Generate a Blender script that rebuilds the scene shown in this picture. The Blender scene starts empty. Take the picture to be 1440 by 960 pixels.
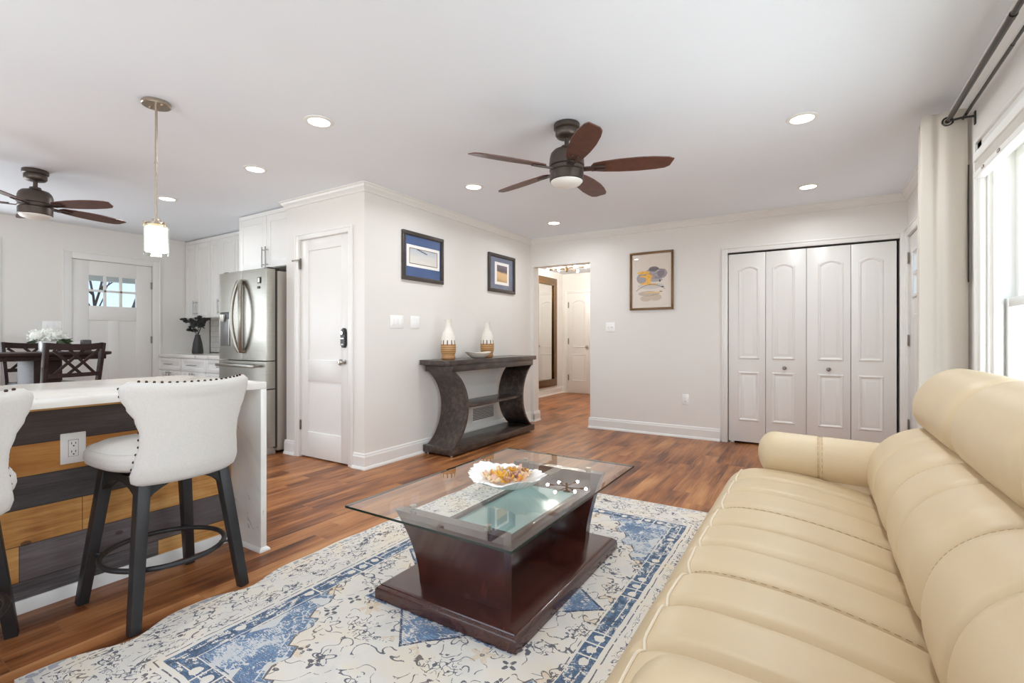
import bpy, bmesh, math, random
from math import sin, cos, pi, radians, sqrt, atan2, hypot
from mathutils import Vector, Matrix, noise as mnoise

random.seed(7)
SC = bpy.context.scene
COL = SC.collection

# ------------------------------------------------------------------ camera
cam_d = bpy.data.cameras.new('camera')
cam = bpy.data.objects.new('camera', cam_d)
COL.objects.link(cam)
cam.location = (0, 0, 1.117)
cam.rotation_euler = (pi / 2, 0, math.atan(426 / 679.5))
cam_d.sensor_width = 36
cam_d.lens = 679.5 / 1440 * 36
cam_d.shift_y = -4.3 / 1440
cam_d.clip_start = 0.03
SC.camera = cam

# ------------------------------------------------------------------ exposure
SC.view_settings.view_transform = 'Standard'
SC.view_settings.look = 'None'
SC.view_settings.gamma = 1
SC.view_settings.use_curve_mapping = False
SC.view_settings.exposure = 0.36
SC.cycles.max_bounces = 12
SC.cycles.diffuse_bounces = 6
SC.cycles.glossy_bounces = 5
SC.cycles.transparent_max_bounces = 16
SC.cycles.sample_clamp_indirect = 6
SC.cycles.caustics_reflective = False
SC.cycles.caustics_refractive = False

# ------------------------------------------------------------------ light levels
CAN_W = 5.6          # each recessed ceiling light of the living room
CAN_KITCHEN_W = 1.3  # the kitchen circuit is dimmed
WIN_RIGHT_W = 68.0
SIDE_FILL_W = 36.0
REAR_FILL_W = 54.0
WIN_LEFT_W = 62.0
SKY = 1.1
WARM = (0.93, 0.972, 1.0)
DAY = (0.88, 0.95, 1.0)


def area(name, loc, rot, sx, sy, power, color=(1, 1, 1), shape='RECTANGLE', spread=pi):
    l = bpy.data.lights.new(name, 'AREA')
    l.shape = shape
    l.size = sx
    l.size_y = sy
    l.energy = power
    l.color = color
    l.spread = spread
    o = bpy.data.objects.new(name, l)
    COL.objects.link(o)
    o.location = loc
    o.rotation_euler = rot
    return o


area('daylight_right_window', (1.30, 2.0, 1.15), (0, pi / 2 + 0.10, 0), 1.7, 2.8, WIN_RIGHT_W, DAY)
area('added_side_fill', (1.05, -1.2, 1.15), (0, pi / 2 + 0.12, 0), 1.8, 2.0, SIDE_FILL_W, DAY)  # added light at an unseen side window, brightens surfaces facing +X
area('added_rear_fill', (-2.6, -2.95, 1.1), (pi / 2 + 0.38, 0, 0), 4.6, 2.0, REAR_FILL_W, DAY)  # added fill light at an assumed rear window, out of view
area('daylight_left_window', (-7.7, -0.1, 1.0), (0, -pi / 2 - 0.4, 0), 1.9, 2.4, WIN_LEFT_W, DAY)

world = bpy.data.worlds.new('sky')
SC.world = world
world.use_nodes = True
wt = world.node_tree
wt.nodes.clear()
w_out = wt.nodes.new('ShaderNodeOutputWorld')
w_bg = wt.nodes.new('ShaderNodeBackground')
w_tc = wt.nodes.new('ShaderNodeTexCoord')
w_sep = wt.nodes.new('ShaderNodeSeparateXYZ')
w_rmp = wt.nodes.new('ShaderNodeValToRGB')
wt.links.new(w_tc.outputs['Generated'], w_sep.inputs[0])
w_map = wt.nodes.new('ShaderNodeMapRange')
w_map.inputs['From Min'].default_value = -0.3
w_map.inputs['From Max'].default_value = 0.7
wt.links.new(w_sep.outputs['Z'], w_map.inputs['Value'])
wt.links.new(w_map.outputs[0], w_rmp.inputs[0])
cr = w_rmp.color_ramp
cr.elements[0].position = 0.0
cr.elements[0].color = (0.55, 0.55, 0.52, 1)
cr.elements[1].position = 1.0
cr.elements[1].color = (0.28, 0.52, 0.95, 1)
for p, c in ((0.27, (0.7, 0.72, 0.72, 1)), (0.31, (0.72, 0.86, 1.0, 1)), (0.5, (0.42, 0.68, 1.0, 1))):
    e = cr.elements.new(p)
    e.color = c
wt.links.new(w_rmp.outputs[0], w_bg.inputs['Color'])
w_bg.inputs['Strength'].default_value = SKY
wt.links.new(w_bg.outputs[0], w_out.inputs[0])


# ------------------------------------------------------------------ material helpers
def lin(c):
    return tuple((x / 255 / 12.92) if x / 255 <= 0.04045 else ((x / 255 + 0.055) / 1.055) ** 2.4 for x in c)


def new_mat(name):
    m = bpy.data.materials.new(name)
    m.use_nodes = True
    nt = m.node_tree
    b = nt.nodes.get('Principled BSDF')
    return m, nt, b


def simple(name, rgb, rough=0.5, metal=0.0, spec=0.5, var=0.0, scale=20.0, bump=0.0, bscale=200.0, emit=0.0, stretch=None, coat=0.0, sheen=0.0):
    m, nt, b = new_mat(name)
    c = lin(rgb)
    b.inputs['Base Color'].default_value = (*c, 1)
    b.inputs['Roughness'].default_value = rough
    b.inputs['Metallic'].default_value = metal
    b.inputs['Specular IOR Level'].default_value = spec
    b.inputs['Coat Weight'].default_value = coat
    b.inputs['Sheen Weight'].default_value = sheen
    if emit:
        b.inputs['Emission Color'].default_value = (*c, 1)
        b.inputs['Emission Strength'].default_value = emit
    tc = nt.nodes.new('ShaderNodeTexCoord')
    src = tc.outputs['Object']
    if stretch:
        mp = nt.nodes.new('ShaderNodeMapping')
        mp.inputs['Scale'].default_value = stretch
        nt.links.new(src, mp.inputs[0])
        src = mp.outputs[0]
    if var:
        n = nt.nodes.new('ShaderNodeTexNoise')
        n.inputs['Scale'].default_value = scale
        n.inputs['Detail'].default_value = 5
        nt.links.new(src, n.inputs['Vector'])
        r = nt.nodes.new('ShaderNodeValToRGB')
        r.color_ramp.elements[0].position = 0.3
        r.color_ramp.elements[1].position = 0.7
        r.color_ramp.elements[0].color = (*[max(0, x * (1 - var)) for x in c], 1)
        r.color_ramp.elements[1].color = (*[min(1, x * (1 + var)) for x in c], 1)
        nt.links.new(n.outputs['Fac'], r.inputs[0])
        nt.links.new(r.outputs[0], b.inputs['Base Color'])
    if bump:
        n = nt.nodes.new('ShaderNodeTexNoise')
        n.inputs['Scale'].default_value = bscale
        n.inputs['Detail'].default_value = 3
        nt.links.new(src, n.inputs['Vector'])
        bp = nt.nodes.new('ShaderNodeBump')
        bp.inputs['Strength'].default_value = bump
        bp.inputs['Distance'].default_value = 0.002
        nt.links.new(n.outputs['Fac'], bp.inputs['Height'])
        nt.links.new(bp.outputs[0], b.inputs['Normal'])
    return m


class X:
    """expression over shader sockets: builds Math nodes."""
    nt = None

    def __init__(s, v):
        s.v = v

    @staticmethod
    def op(o, *a):
        n = X.nt.nodes.new('ShaderNodeMath')
        n.operation = o
        for i, q in enumerate(a):
            q = q.v if isinstance(q, X) else q
            if isinstance(q, (int, float)):
                n.inputs[i].default_value = q
            else:
                X.nt.links.new(q, n.inputs[i])
        return X(n.outputs[0])

    def __add__(s, o): return X.op('ADD', s, o)
    __radd__ = __add__
    def __sub__(s, o): return X.op('SUBTRACT', s, o)
    def __rsub__(s, o): return X.op('SUBTRACT', o, s)
    def __mul__(s, o): return X.op('MULTIPLY', s, o)
    __rmul__ = __mul__
    def __truediv__(s, o): return X.op('DIVIDE', s, o)
    def __lt__(s, o): return X.op('LESS_THAN', s, o)
    def __gt__(s, o): return X.op('GREATER_THAN', s, o)
    def abs(s): return X.op('ABSOLUTE', s)
    def floor(s): return X.op('FLOOR', s)
    def fract(s): return X.op('FRACT', s)
    def sqrt(s): return X.op('SQRT', s)
    def cos(s): return X.op('COSINE', s)
    def sin(s): return X.op('SINE', s)
    def min(s, o): return X.op('MINIMUM', s, o)
    def max(s, o): return X.op('MAXIMUM', s, o)
    def band(s, a, b): return (s > a) * (s < b)
    def atan2(s, o): return X.op('ARCTAN2', s, o)
    def clamp(s): return s.max(0.0).min(1.0)


def xvec(x, y, z=0.0):
    n = X.nt.nodes.new('ShaderNodeCombineXYZ')
    for i, q in enumerate((x, y, z)):
        if isinstance(q, X):
            X.nt.links.new(q.v, n.inputs[i])
        else:
            n.inputs[i].default_value = q
    return n.outputs[0]


def xnoise(vec, scale=1.0, detail=2.0, rough=0.5):
    n = X.nt.nodes.new('ShaderNodeTexNoise')
    n.inputs['Scale'].default_value = scale
    n.inputs['Detail'].default_value = detail
    n.inputs['Roughness'].default_value = rough
    X.nt.links.new(vec, n.inputs['Vector'])
    return X(n.outputs['Fac'])


def xwhite(vec):
    n = X.nt.nodes.new('ShaderNodeTexWhiteNoise')
    n.noise_dimensions = '3D'
    X.nt.links.new(vec, n.inputs['Vector'])
    return X(n.outputs['Value'])


def xsep(sock):
    n = X.nt.nodes.new('ShaderNodeSeparateXYZ')
    X.nt.links.new(sock, n.inputs[0])
    return X(n.outputs[0]), X(n.outputs[1]), X(n.outputs[2])


def xcoord(kind='Object'):
    n = X.nt.nodes.new('ShaderNodeTexCoord')
    return xsep(n.outputs[kind])


def xramp(f, stops, interp='LINEAR'):
    n = X.nt.nodes.new('ShaderNodeValToRGB')
    n.color_ramp.interpolation = interp
    els = n.color_ramp.elements
    while len(els) < len(stops):
        els.new(0.5)
    for e, (p, c) in zip(els, stops):
        e.position = p
        e.color = (*c, 1)
    X.nt.links.new(f.v, n.inputs[0])
    return n.outputs[0]


def xmix(f, a, b):
    n = X.nt.nodes.new('ShaderNodeMix')
    n.data_type = 'RGBA'
    if isinstance(f, X):
        X.nt.links.new(f.v, n.inputs[0])
    else:
        n.inputs[0].default_value = f
    for i, q in ((6, a), (7, b)):
        if isinstance(q, tuple):
            n.inputs[i].default_value = (*q, 1)
        else:
            X.nt.links.new(q, n.inputs[i])
    return n.outputs[2]


def xmul(col, f):
    """colour times a scalar"""
    n = X.nt.nodes.new('ShaderNodeVectorMath')
    n.operation = 'SCALE'
    X.nt.links.new(col, n.inputs[0])
    X.nt.links.new(f.v, n.inputs['Scale'])
    return n.outputs[0]


def xbump(b, h, strength=0.3, dist=0.002):
    bp = X.nt.nodes.new('ShaderNodeBump')
    bp.inputs['Strength'].default_value = strength
    bp.inputs['Distance'].default_value = dist
    X.nt.links.new(h.v, bp.inputs['Height'])
    X.nt.links.new(bp.outputs[0], b.inputs['Normal'])


def glass_mat(name, tint, refl=1.0, ior=1.5, rough=0.0):
    m = bpy.data.materials.new(name)
    m.use_nodes = True
    nt = m.node_tree
    nt.nodes.clear()
    o = nt.nodes.new('ShaderNodeOutputMaterial')
    mx = nt.nodes.new('ShaderNodeMixShader')
    tr = nt.nodes.new('ShaderNodeBsdfTransparent')
    tr.inputs[0].default_value = (*tint, 1)
    gl = nt.nodes.new('ShaderNodeBsdfGlossy')
    gl.inputs['Roughness'].default_value = rough
    gl.inputs['Color'].default_value = (refl, refl, refl, 1)
    fr = nt.nodes.new('ShaderNodeFresnel')
    fr.inputs['IOR'].default_value = ior
    # reflect once, on the face turned to the viewer's ray; the far face only lets light out
    ge = nt.nodes.new('ShaderNodeNewGeometry')
    sb = nt.nodes.new('ShaderNodeMath')
    sb.operation = 'SUBTRACT'
    sb.inputs[0].default_value = 1.0
    nt.links.new(ge.outputs['Backfacing'], sb.inputs[1])
    ml = nt.nodes.new('ShaderNodeMath')
    ml.operation = 'MULTIPLY'
    nt.links.new(fr.outputs[0], ml.inputs[0])
    nt.links.new(sb.outputs[0], ml.inputs[1])
    nt.links.new(ml.outputs[0], mx.inputs[0])
    nt.links.new(tr.outputs[0], mx.inputs[1])
    nt.links.new(gl.outputs[0], mx.inputs[2])
    nt.links.new(mx.outputs[0], o.inputs[0])
    return m


# ------------------------------------------------------------------ mesh builder
class MB:
    def __init__(s, T=None):
        s.bm = bmesh.new()
        s.mi = 0
        s.T = T

    def _new(s, fn):
        n0 = len(s.bm.faces)
        r = fn()
        s.bm.faces.ensure_lookup_table()
        for f in s.bm.faces[n0:]:
            f.material_index = s.mi
        return r

    def box(s, x0, x1, y0, y1, z0, z1, bevel=0.0, seg=2):
        tmp = bmesh.new()
        bmesh.ops.create_cube(tmp, size=1)
        for v in tmp.verts:
            v.co = Vector(((x0 + x1) / 2 + v.co.x * (x1 - x0), (y0 + y1) / 2 + v.co.y * (y1 - y0), (z0 + z1) / 2 + v.co.z * (z1 - z0)))
        if bevel:
            bmesh.ops.bevel(tmp, geom=tmp.edges[:], offset=bevel, segments=seg, profile=0.5, affect='EDGES', clamp_overlap=True)
        s.merge(tmp)

    def merge(s, tmp, M=None):
        vm = {}
        for v in tmp.verts:
            vm[v] = s.bm.verts.new(M @ v.co if M else v.co)
        for f in tmp.faces:
            try:
                g = s.bm.faces.new([vm[v] for v in f.verts])
                g.material_index = s.mi
            except ValueError:
                pass
        tmp.free()

    def rbox(s, c, size, M, bevel=0.0):
        """box centred at c with rotation matrix M (3x3)"""
        tmp = bmesh.new()
        bmesh.ops.create_cube(tmp, size=1)
        for v in tmp.verts:
            v.co = Vector((v.co.x * size[0], v.co.y * size[1], v.co.z * size[2]))
        if bevel:
            bmesh.ops.bevel(tmp, geom=tmp.edges[:], offset=bevel, segments=2, profile=0.5, affect='EDGES', clamp_overlap=True)
        for v in tmp.verts:
            v.co = M @ v.co + Vector(c)
        s.merge(tmp)

    def bar(s, p, q, w, h, up=(0, 0, 1), bevel=0.0, w2=None, h2=None):
        """rectangular bar from p to q, w across, h along up; may taper"""
        p, q = Vector(p), Vector(q)
        d = (q - p).normalized()
        a = Vector(up).cross(d)
        if a.length < 1e-5:
            a = Vector((1, 0, 0)).cross(d)
        a.normalize()
        b = d.cross(a)
        w2 = w2 or w
        h2 = h2 or h
        tmp = bmesh.new()
        vs = []
        for c, ww, hh in ((p, w, h), (q, w2, h2)):
            for i, j in ((-1, -1), (1, -1), (1, 1), (-1, 1)):
                vs.append(tmp.verts.new(c + a * (i * ww / 2) + b * (j * hh / 2)))
        for f in ((3, 2, 1, 0), (4, 5, 6, 7), (0, 1, 5, 4), (1, 2, 6, 5), (2, 3, 7, 6), (3, 0, 4, 7)):
            tmp.faces.new([vs[i] for i in f])
        if bevel:
            bmesh.ops.bevel(tmp, geom=tmp.edges[:], offset=bevel, segments=2, profile=0.5, affect='EDGES', clamp_overlap=True)
        s.merge(tmp)

    def tube(s, pts, r, seg=10, closed=False, caps=True):
        pts = [Vector(p) for p in pts]
        n = len(pts)
        rs = r if isinstance(r, (list, tuple)) else [r] * n
        rings = []
        pa = None
        for i in range(n):
            if closed:
                t = (pts[(i + 1) % n] - pts[i - 1]).normalized()
            else:
                t = (pts[min(i + 1, n - 1)] - pts[max(i - 1, 0)]).normalized()
            if pa is None:
                a = t.cross(Vector((0, 0, 1)))
                if a.length < 1e-3:
                    a = t.cross(Vector((1, 0, 0)))
            else:
                a = pa - t * pa.dot(t)
            a.normalize()
            pa = a
            b = t.cross(a)
            rings.append([s.bm.verts.new(pts[i] + (a * cos(2 * pi * k / seg) + b * sin(2 * pi * k / seg)) * rs[i]) for k in range(seg)])
        m = n if closed else n - 1
        for i in range(m):
            A, B = rings[i], rings[(i + 1) % n]
            for k in range(seg):
                f = s.bm.faces.new((A[k], A[(k + 1) % seg], B[(k + 1) % seg], B[k]))
                f.material_index = s.mi
        if caps and not closed:
            for R in (rings[0][::-1], rings[-1]):
                f = s.bm.faces.new(R)
                f.material_index = s.mi

    def lathe(s, prof, seg=32, c=(0, 0, 0), axis='z', sx=1.0, sy=1.0):
        c = Vector(c)
        rings = []
        for r, z in prof:
            if r < 1e-6:
                p = Vector((0, 0, z))
                if axis == 'y':
                    p = Vector((0, z, 0))
                elif axis == 'x':
                    p = Vector((z, 0, 0))
                rings.append([s.bm.verts.new(c + p)])
                continue
            ring = []
            for k in range(seg):
                a = 2 * pi * k / seg
                u, v = r * cos(a) * sx, r * sin(a) * sy
                p = Vector((u, v, z)) if axis == 'z' else (Vector((u, z, v)) if axis == 'y' else Vector((z, u, v)))
                ring.append(s.bm.verts.new(c + p))
            rings.append(ring)
        for A, B in zip(rings, rings[1:]):
            if len(A) == 1 and len(B) == 1:
                continue
            for k in range(seg):
                k2 = (k + 1) % seg
                if len(A) == 1:
                    f = s.bm.faces.new((A[0], B[k2], B[k]))
                elif len(B) == 1:
                    f = s.bm.faces.new((A[k], A[k2], B[0]))
                else:
                    f = s.bm.faces.new((A[k], A[k2], B[k2], B[k]))
                f.material_index = s.mi
        for R in (rings[0], rings[-1]):
            if len(R) > 2:
                f = s.bm.faces.new(R)
                f.material_index = s.mi

    def prism(s, poly, a, b, axis='y'):
        """extrude a 2-D polygon between a and b on an axis; poly given in the other two (in x,y,z order)"""
        def P(u, v, w):
            return Vector((w, u, v)) if axis == 'x' else (Vector((u, w, v)) if axis == 'y' else Vector((u, v, w)))
        A = [s.bm.verts.new(P(u, v, a)) for u, v in poly]
        B = [s.bm.verts.new(P(u, v, b)) for u, v in poly]
        n = len(poly)
        fs = [s.bm.faces.new(A[::-1]), s.bm.faces.new(B)]
        for i in range(n):
            fs.append(s.bm.faces.new((A[i], A[(i + 1) % n], B[(i + 1) % n], B[i])))
        for f in fs:
            f.material_index = s.mi

    def grid(s, fn, nu, nv, wrap_u=False, wrap_v=False):
        V = [[s.bm.verts.new(fn(i / (nu if wrap_u else nu - 1), j / (nv if wrap_v else nv - 1))) for j in range(nv)] for i in range(nu)]
        for i in range(nu if wrap_u else nu - 1):
            for j in range(nv if wrap_v else nv - 1):
                f = s.bm.faces.new((V[i][j], V[(i + 1) % nu][j], V[(i + 1) % nu][(j + 1) % nv], V[i][(j + 1) % nv]))
                f.material_index = s.mi
        return V

    def ball(s, c, r, seg=8, sc=(1, 1, 1)):
        tmp = bmesh.new()
        bmesh.ops.create_uvsphere(tmp, u_segments=seg, v_segments=max(4, seg // 2), radius=r)
        for v in tmp.verts:
            v.co = Vector((v.co.x * sc[0], v.co.y * sc[1], v.co.z * sc[2])) + Vector(c)
        s.merge(tmp)

    def loops(s, loops, cap=True):
        """skin of nested closed loops (same vertex count)"""
        L = [[s.bm.verts.new(p) for p in lp] for lp in loops]
        n = len(L[0])
        for A, B in zip(L, L[1:]):
            for k in range(n):
                f = s.bm.faces.new((A[k], A[(k + 1) % n], B[(k + 1) % n], B[k]))
                f.material_index = s.mi
        if cap:
            f = s.bm.faces.new(L[-1])
            f.material_index = s.mi

    def build(s, name, mats, parent=None, angle=38, recalc=True, merge=False, local=False):
        """world-coordinate vertices; under a parent they become local to the parent's location"""
        bm = s.bm
        if s.T:
            bmesh.ops.transform(bm, matrix=s.T, verts=bm.verts)
        if merge:
            bmesh.ops.remove_doubles(bm, verts=bm.verts, dist=1e-5)
        if recalc:
            bmesh.ops.recalc_face_normals(bm, faces=bm.faces)
        off = Vector((0, 0, 0))
        if parent and not local:
            p = parent
            while p:
                off += Vector(p.location)
                p = p.parent
            for v in bm.verts:
                v.co -= off
        ca = radians(angle)
        for e in bm.edges:
            if len(e.link_faces) == 2:
                e.smooth = e.calc_face_angle(0) < ca
        for f in bm.faces:
            f.smooth = True
        me = bpy.data.meshes.new(name)
        bm.to_mesh(me)
        bm.free()
        for m in (mats if isinstance(mats, (list, tuple)) else [mats]):
            me.materials.append(m)
        o = bpy.data.objects.new(name, me)
        COL.objects.link(o)
        if parent:
            o.parent = parent
        return o


def thing(name, label, cat, loc=(0, 0, 0), rz=0.0, group=None):
    o = bpy.data.objects.new(name, None)
    o.empty_display_size = 0.1
    COL.objects.link(o)
    o.location = loc
    o.rotation_euler = (0, 0, rz)
    o['label'] = label
    o['category'] = cat
    if group:
        o['group'] = group
    return o


def tag(o, label, cat, group=None):
    o['label'] = label
    o['category'] = cat
    if group:
        o['group'] = group
    return o


def struct(o, label=None, cat=None):
    o['kind'] = 'structure'
    if label:
        o['label'] = label
    if cat:
        o['category'] = cat
    return o


def sthing(name, label, cat, loc=(0, 0, 0)):
    o = thing(name, label, cat, loc)
    o['kind'] = 'structure'
    return o


def dup(root, loc, rz=0.0, label=None):
    r = root.copy()
    COL.objects.link(r)
    r.location = loc
    r.rotation_euler = (0, 0, rz)
    if label:
        r['label'] = label
    for ch in list(root.children):
        c = ch.copy()
        COL.objects.link(c)
        c.parent = r
        for g in list(ch.children):
            d = g.copy()
            COL.objects.link(d)
            d.parent = c
    return r


# frames that turn (u across, n out of the wall, w up) into the room
def face_my(y):   # wall at Y=y facing the camera (-Y): u = X
    return Matrix(((1, 0, 0, 0), (0, -1, 0, y), (0, 0, 1, 0), (0, 0, 0, 1)))


def face_px(x):   # wall at X=x facing +X: u = Y
    return Matrix(((0, 1, 0, x), (1, 0, 0, 0), (0, 0, 1, 0), (0, 0, 0, 1)))


def face_mx(x):   # wall at X=x facing -X: u = Y
    return Matrix(((0, -1, 0, x), (1, 0, 0, 0), (0, 0, 1, 0), (0, 0, 0, 1)))


# ------------------------------------------------------------------ materials
M = {}
M['wall'] = simple('wall_paint', (235, 232, 227), 0.42, var=0.012, scale=1.5, bump=0.05, bscale=90, spec=0.45)
M['ceiling'] = simple('ceiling_paint', (241, 247, 254), 0.7, var=0.01, scale=1.2, spec=0.3)
M['trim'] = simple('trim_paint', (238, 237, 233), 0.3, var=0.01, scale=4)
M['door'] = simple('door_paint', (236, 234, 230), 0.34, var=0.01, scale=3)
M['cabinet'] = simple('cabinet_paint', (240, 239, 236), 0.3, var=0.008, scale=3)
M['plate'] = simple('white_plastic', (250, 250, 248), 0.3, var=0.01)
M['slot'] = simple('dark_slot', (40, 38, 36), 0.6, var=0.05)
M['chrome'] = simple('brushed_nickel', (190, 186, 178), 0.28, metal=1.0, var=0.05, scale=60)
M['pull'] = simple('cabinet_pull_metal', (170, 168, 165), 0.25, metal=1.0, var=0.05, scale=60)
M['hinge'] = simple('hinge_metal', (140, 132, 122), 0.35, metal=1.0, var=0.1, scale=40)
M['black_metal'] = simple('black_metal', (52, 51, 52), 0.42, metal=0.3, var=0.08, scale=30)
M['rodmetal'] = simple('gunmetal_rod', (84, 80, 78), 0.25, metal=1.0, var=0.05, scale=30)
M['bronze'] = simple('fan_bronze', (92, 82, 76), 0.4, metal=0.75, var=0.06, scale=30)
M['blade'] = simple('fan_blade_walnut', (92, 58, 47), 0.42, var=0.22, scale=9, stretch=(3, 3, 3))
M['opal'] = simple('opal_glass', (230, 228, 222), 0.35, emit=0.02, var=0.01)
M['steel'] = simple('stainless_steel', (168, 163, 154), 0.30, metal=1.0, var=0.05, scale=4, stretch=(1, 1, 40))
M['steel_side'] = simple('fridge_side_grey', (176, 168, 158), 0.38, metal=0.25, var=0.04, scale=5)
M['dark_plastic'] = simple('dark_plastic', (46, 46, 48), 0.35, var=0.05)
M['linen'] = simple('linen_upholstery', (216, 212, 206), 0.9, var=0.035, scale=130, bump=0.25, bscale=700, spec=0.2, sheen=0.15)
M['nail'] = simple('nailhead_bronze', (72, 56, 44), 0.35, metal=0.9, var=0.1)
M['leather'] = simple('cream_leather', (208, 186, 151), 0.42, var=0.018, scale=7, bump=0.12, bscale=260, spec=0.45)
M['piping'] = simple('cream_piping', (226, 212, 188), 0.5, var=0.02)
M['stitch'] = simple('tan_thread', (176, 148, 106), 0.7, var=0.05)
M['blackwood'] = simple('espresso_wood', (58, 44, 42), 0.5, spec=0.2, var=0.25, scale=10, stretch=(1, 8, 8))
M['potwhite'] = simple('white_ceramic', (244, 243, 240), 0.18, var=0.01)
M['frame_black'] = simple('black_frame', (66, 60, 56), 0.35, var=0.1, scale=25)
M['frame_bronze'] = simple('bronze_frame', (120, 92, 62), 0.32, metal=0.7, var=0.12, scale=20)
M['curtain'] = simple('curtain_cloth', (236, 229, 219), 0.85, var=0.02, scale=200, bump=0.1, bscale=500, spec=0.2)
ct = M['curtain'].node_tree
ctr = ct.nodes.new('ShaderNodeBsdfTranslucent')
ctr.inputs[0].default_value = (*lin((232, 228, 222)), 1)
cmx = ct.nodes.new('ShaderNodeMixShader')
cmx.inputs[0].default_value = 0.35
cout = ct.nodes.get('Material Output')
ct.links.new(ct.nodes.get('Principled BSDF').outputs[0], cmx.inputs[1])
ct.links.new(ctr.outputs[0], cmx.inputs[2])
ct.links.new(cmx.outputs[0], cout.inputs['Surface'])
M['curtain_dark'] = simple('curtain_strip_dark', (70, 66, 62), 0.85, var=0.05, scale=100)
M['blind'] = simple('shade_white', (238, 237, 233), 0.5, var=0.01)
M['pane'] = glass_mat('window_glass', (0.97, 0.98, 0.98))
M['teal_glass'] = simple('frosted_teal_glass', (158, 190, 186), 0.16, var=0.03, scale=5, spec=0.7)
M['clear_glass'] = glass_mat('clear_glass', (0.965, 0.985, 0.978), ior=1.95)
M['glass_edge'] = simple('green_glass_edge', (24, 48, 41), 0.1, var=0.1, scale=12, spec=0.8)
M['mirror'] = simple('mirror_silver', (236, 236, 234), 0.015, metal=1.0, var=0.002)
M['can_light'] = simple('downlight_lens', (255, 250, 242), 0.4, emit=6.0, var=0.001)
M['bulb'] = simple('warm_bulb', (255, 248, 238), 0.3, emit=430.0, var=0.001)
M['brass'] = simple('aged_brass', (150, 126, 92), 0.3, metal=1.0, var=0.08, scale=40)
M['nickel_warm'] = simple('satin_nickel_warm', (188, 176, 160), 0.3, metal=1.0, var=0.06, scale=40)
M['shade_glow'] = simple('lit_glass_shade', (255, 246, 226), 0.3, emit=1.15, var=0.01)
M['bark'] = simple('tree_bark', (92, 80, 76), 0.9, var=0.25, scale=8)
M['porch'] = simple('porch_paint', (196, 202, 206), 0.7, var=0.04, scale=4)
M['leafdark'] = simple('dark_leaf', (58, 60, 58), 0.6, var=0.25, scale=30)
M['leafgreen'] = simple('green_leaf', (84, 102, 70), 0.55, var=0.2, scale=30)
M['petal_white'] = simple('white_petal', (246, 247, 240), 0.7, var=0.03, scale=60)
M['dark_vase'] = simple('charcoal_vase', (62, 60, 60), 0.45, var=0.08, scale=20)
M['candle'] = simple('charcoal_candle_box', (74, 72, 70), 0.5, var=0.1, scale=30)
M['seat_grey'] = simple('black_seat_vinyl', (70, 68, 68), 0.25, var=0.08, scale=20)


def mat_floor():
    m, nt, b = new_mat('hickory_plank_floor')
    X.nt = nt
    x, y, z = xcoord()
    w = 0.127
    px = x / w
    ix = px.floor()
    off = xwhite(xvec(ix, 3.0, 1.0)) * 1.3
    py = (y + off) / 1.25
    iy = py.floor()
    h1 = xwhite(xvec(ix, iy, 5.0))
    h2 = xwhite(xvec(ix, iy, 9.0))
    # streaky grain running along Y
    wob = (xnoise(xvec(x * 2.5, y * 1.2, h1 * 20.0), 1.0, 2.0) - 0.5) * 0.10
    g1 = xnoise(xvec((x + wob) * 10.0, y * 0.8 + h1 * 40.0, h2 * 30.0), 1.0, 4.0, 0.6)
    g2 = xnoise(xvec((x + wob) * 62.0, y * 2.4, h1 * 30.0), 1.0, 3.0, 0.55)
    blot = xnoise(xvec(x * 4.5, y * 1.5, h1 * 50.0), 1.0, 3.0, 0.55)
    f = (g1 * 0.46 + g2 * 0.20 + blot * 0.45 + (h1 - 0.5) * 0.05)
    col = xramp(f, [(0.36, lin((54, 29, 17))), (0.46, lin((106, 61, 34))), (0.55, lin((152, 95, 55))), (0.65, lin((184, 126, 78))), (0.78, lin((204, 152, 104)))])
    # small gaps: dark bevel with a thin light edge
    fx = px.fract()
    fy = py.fract()
    gap = ((fx - 0.5).abs() > 0.487).max((fy - 0.5).abs() > 0.4985)
    col = xmix(gap * 0.65, col, lin((150, 104, 74)))
    nt.links.new(col, b.inputs['Base Color'])
    r = 0.34 + (g1 - 0.5) * 0.25
    nt.links.new(r.v, b.inputs['Roughness'])
    b.inputs['Specular IOR Level'].default_value = 0.28
    xbump(b, g1 * 0.7 + g2 * 0.2 - gap * 0.7, 0.35, 0.002)
    return m


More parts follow.
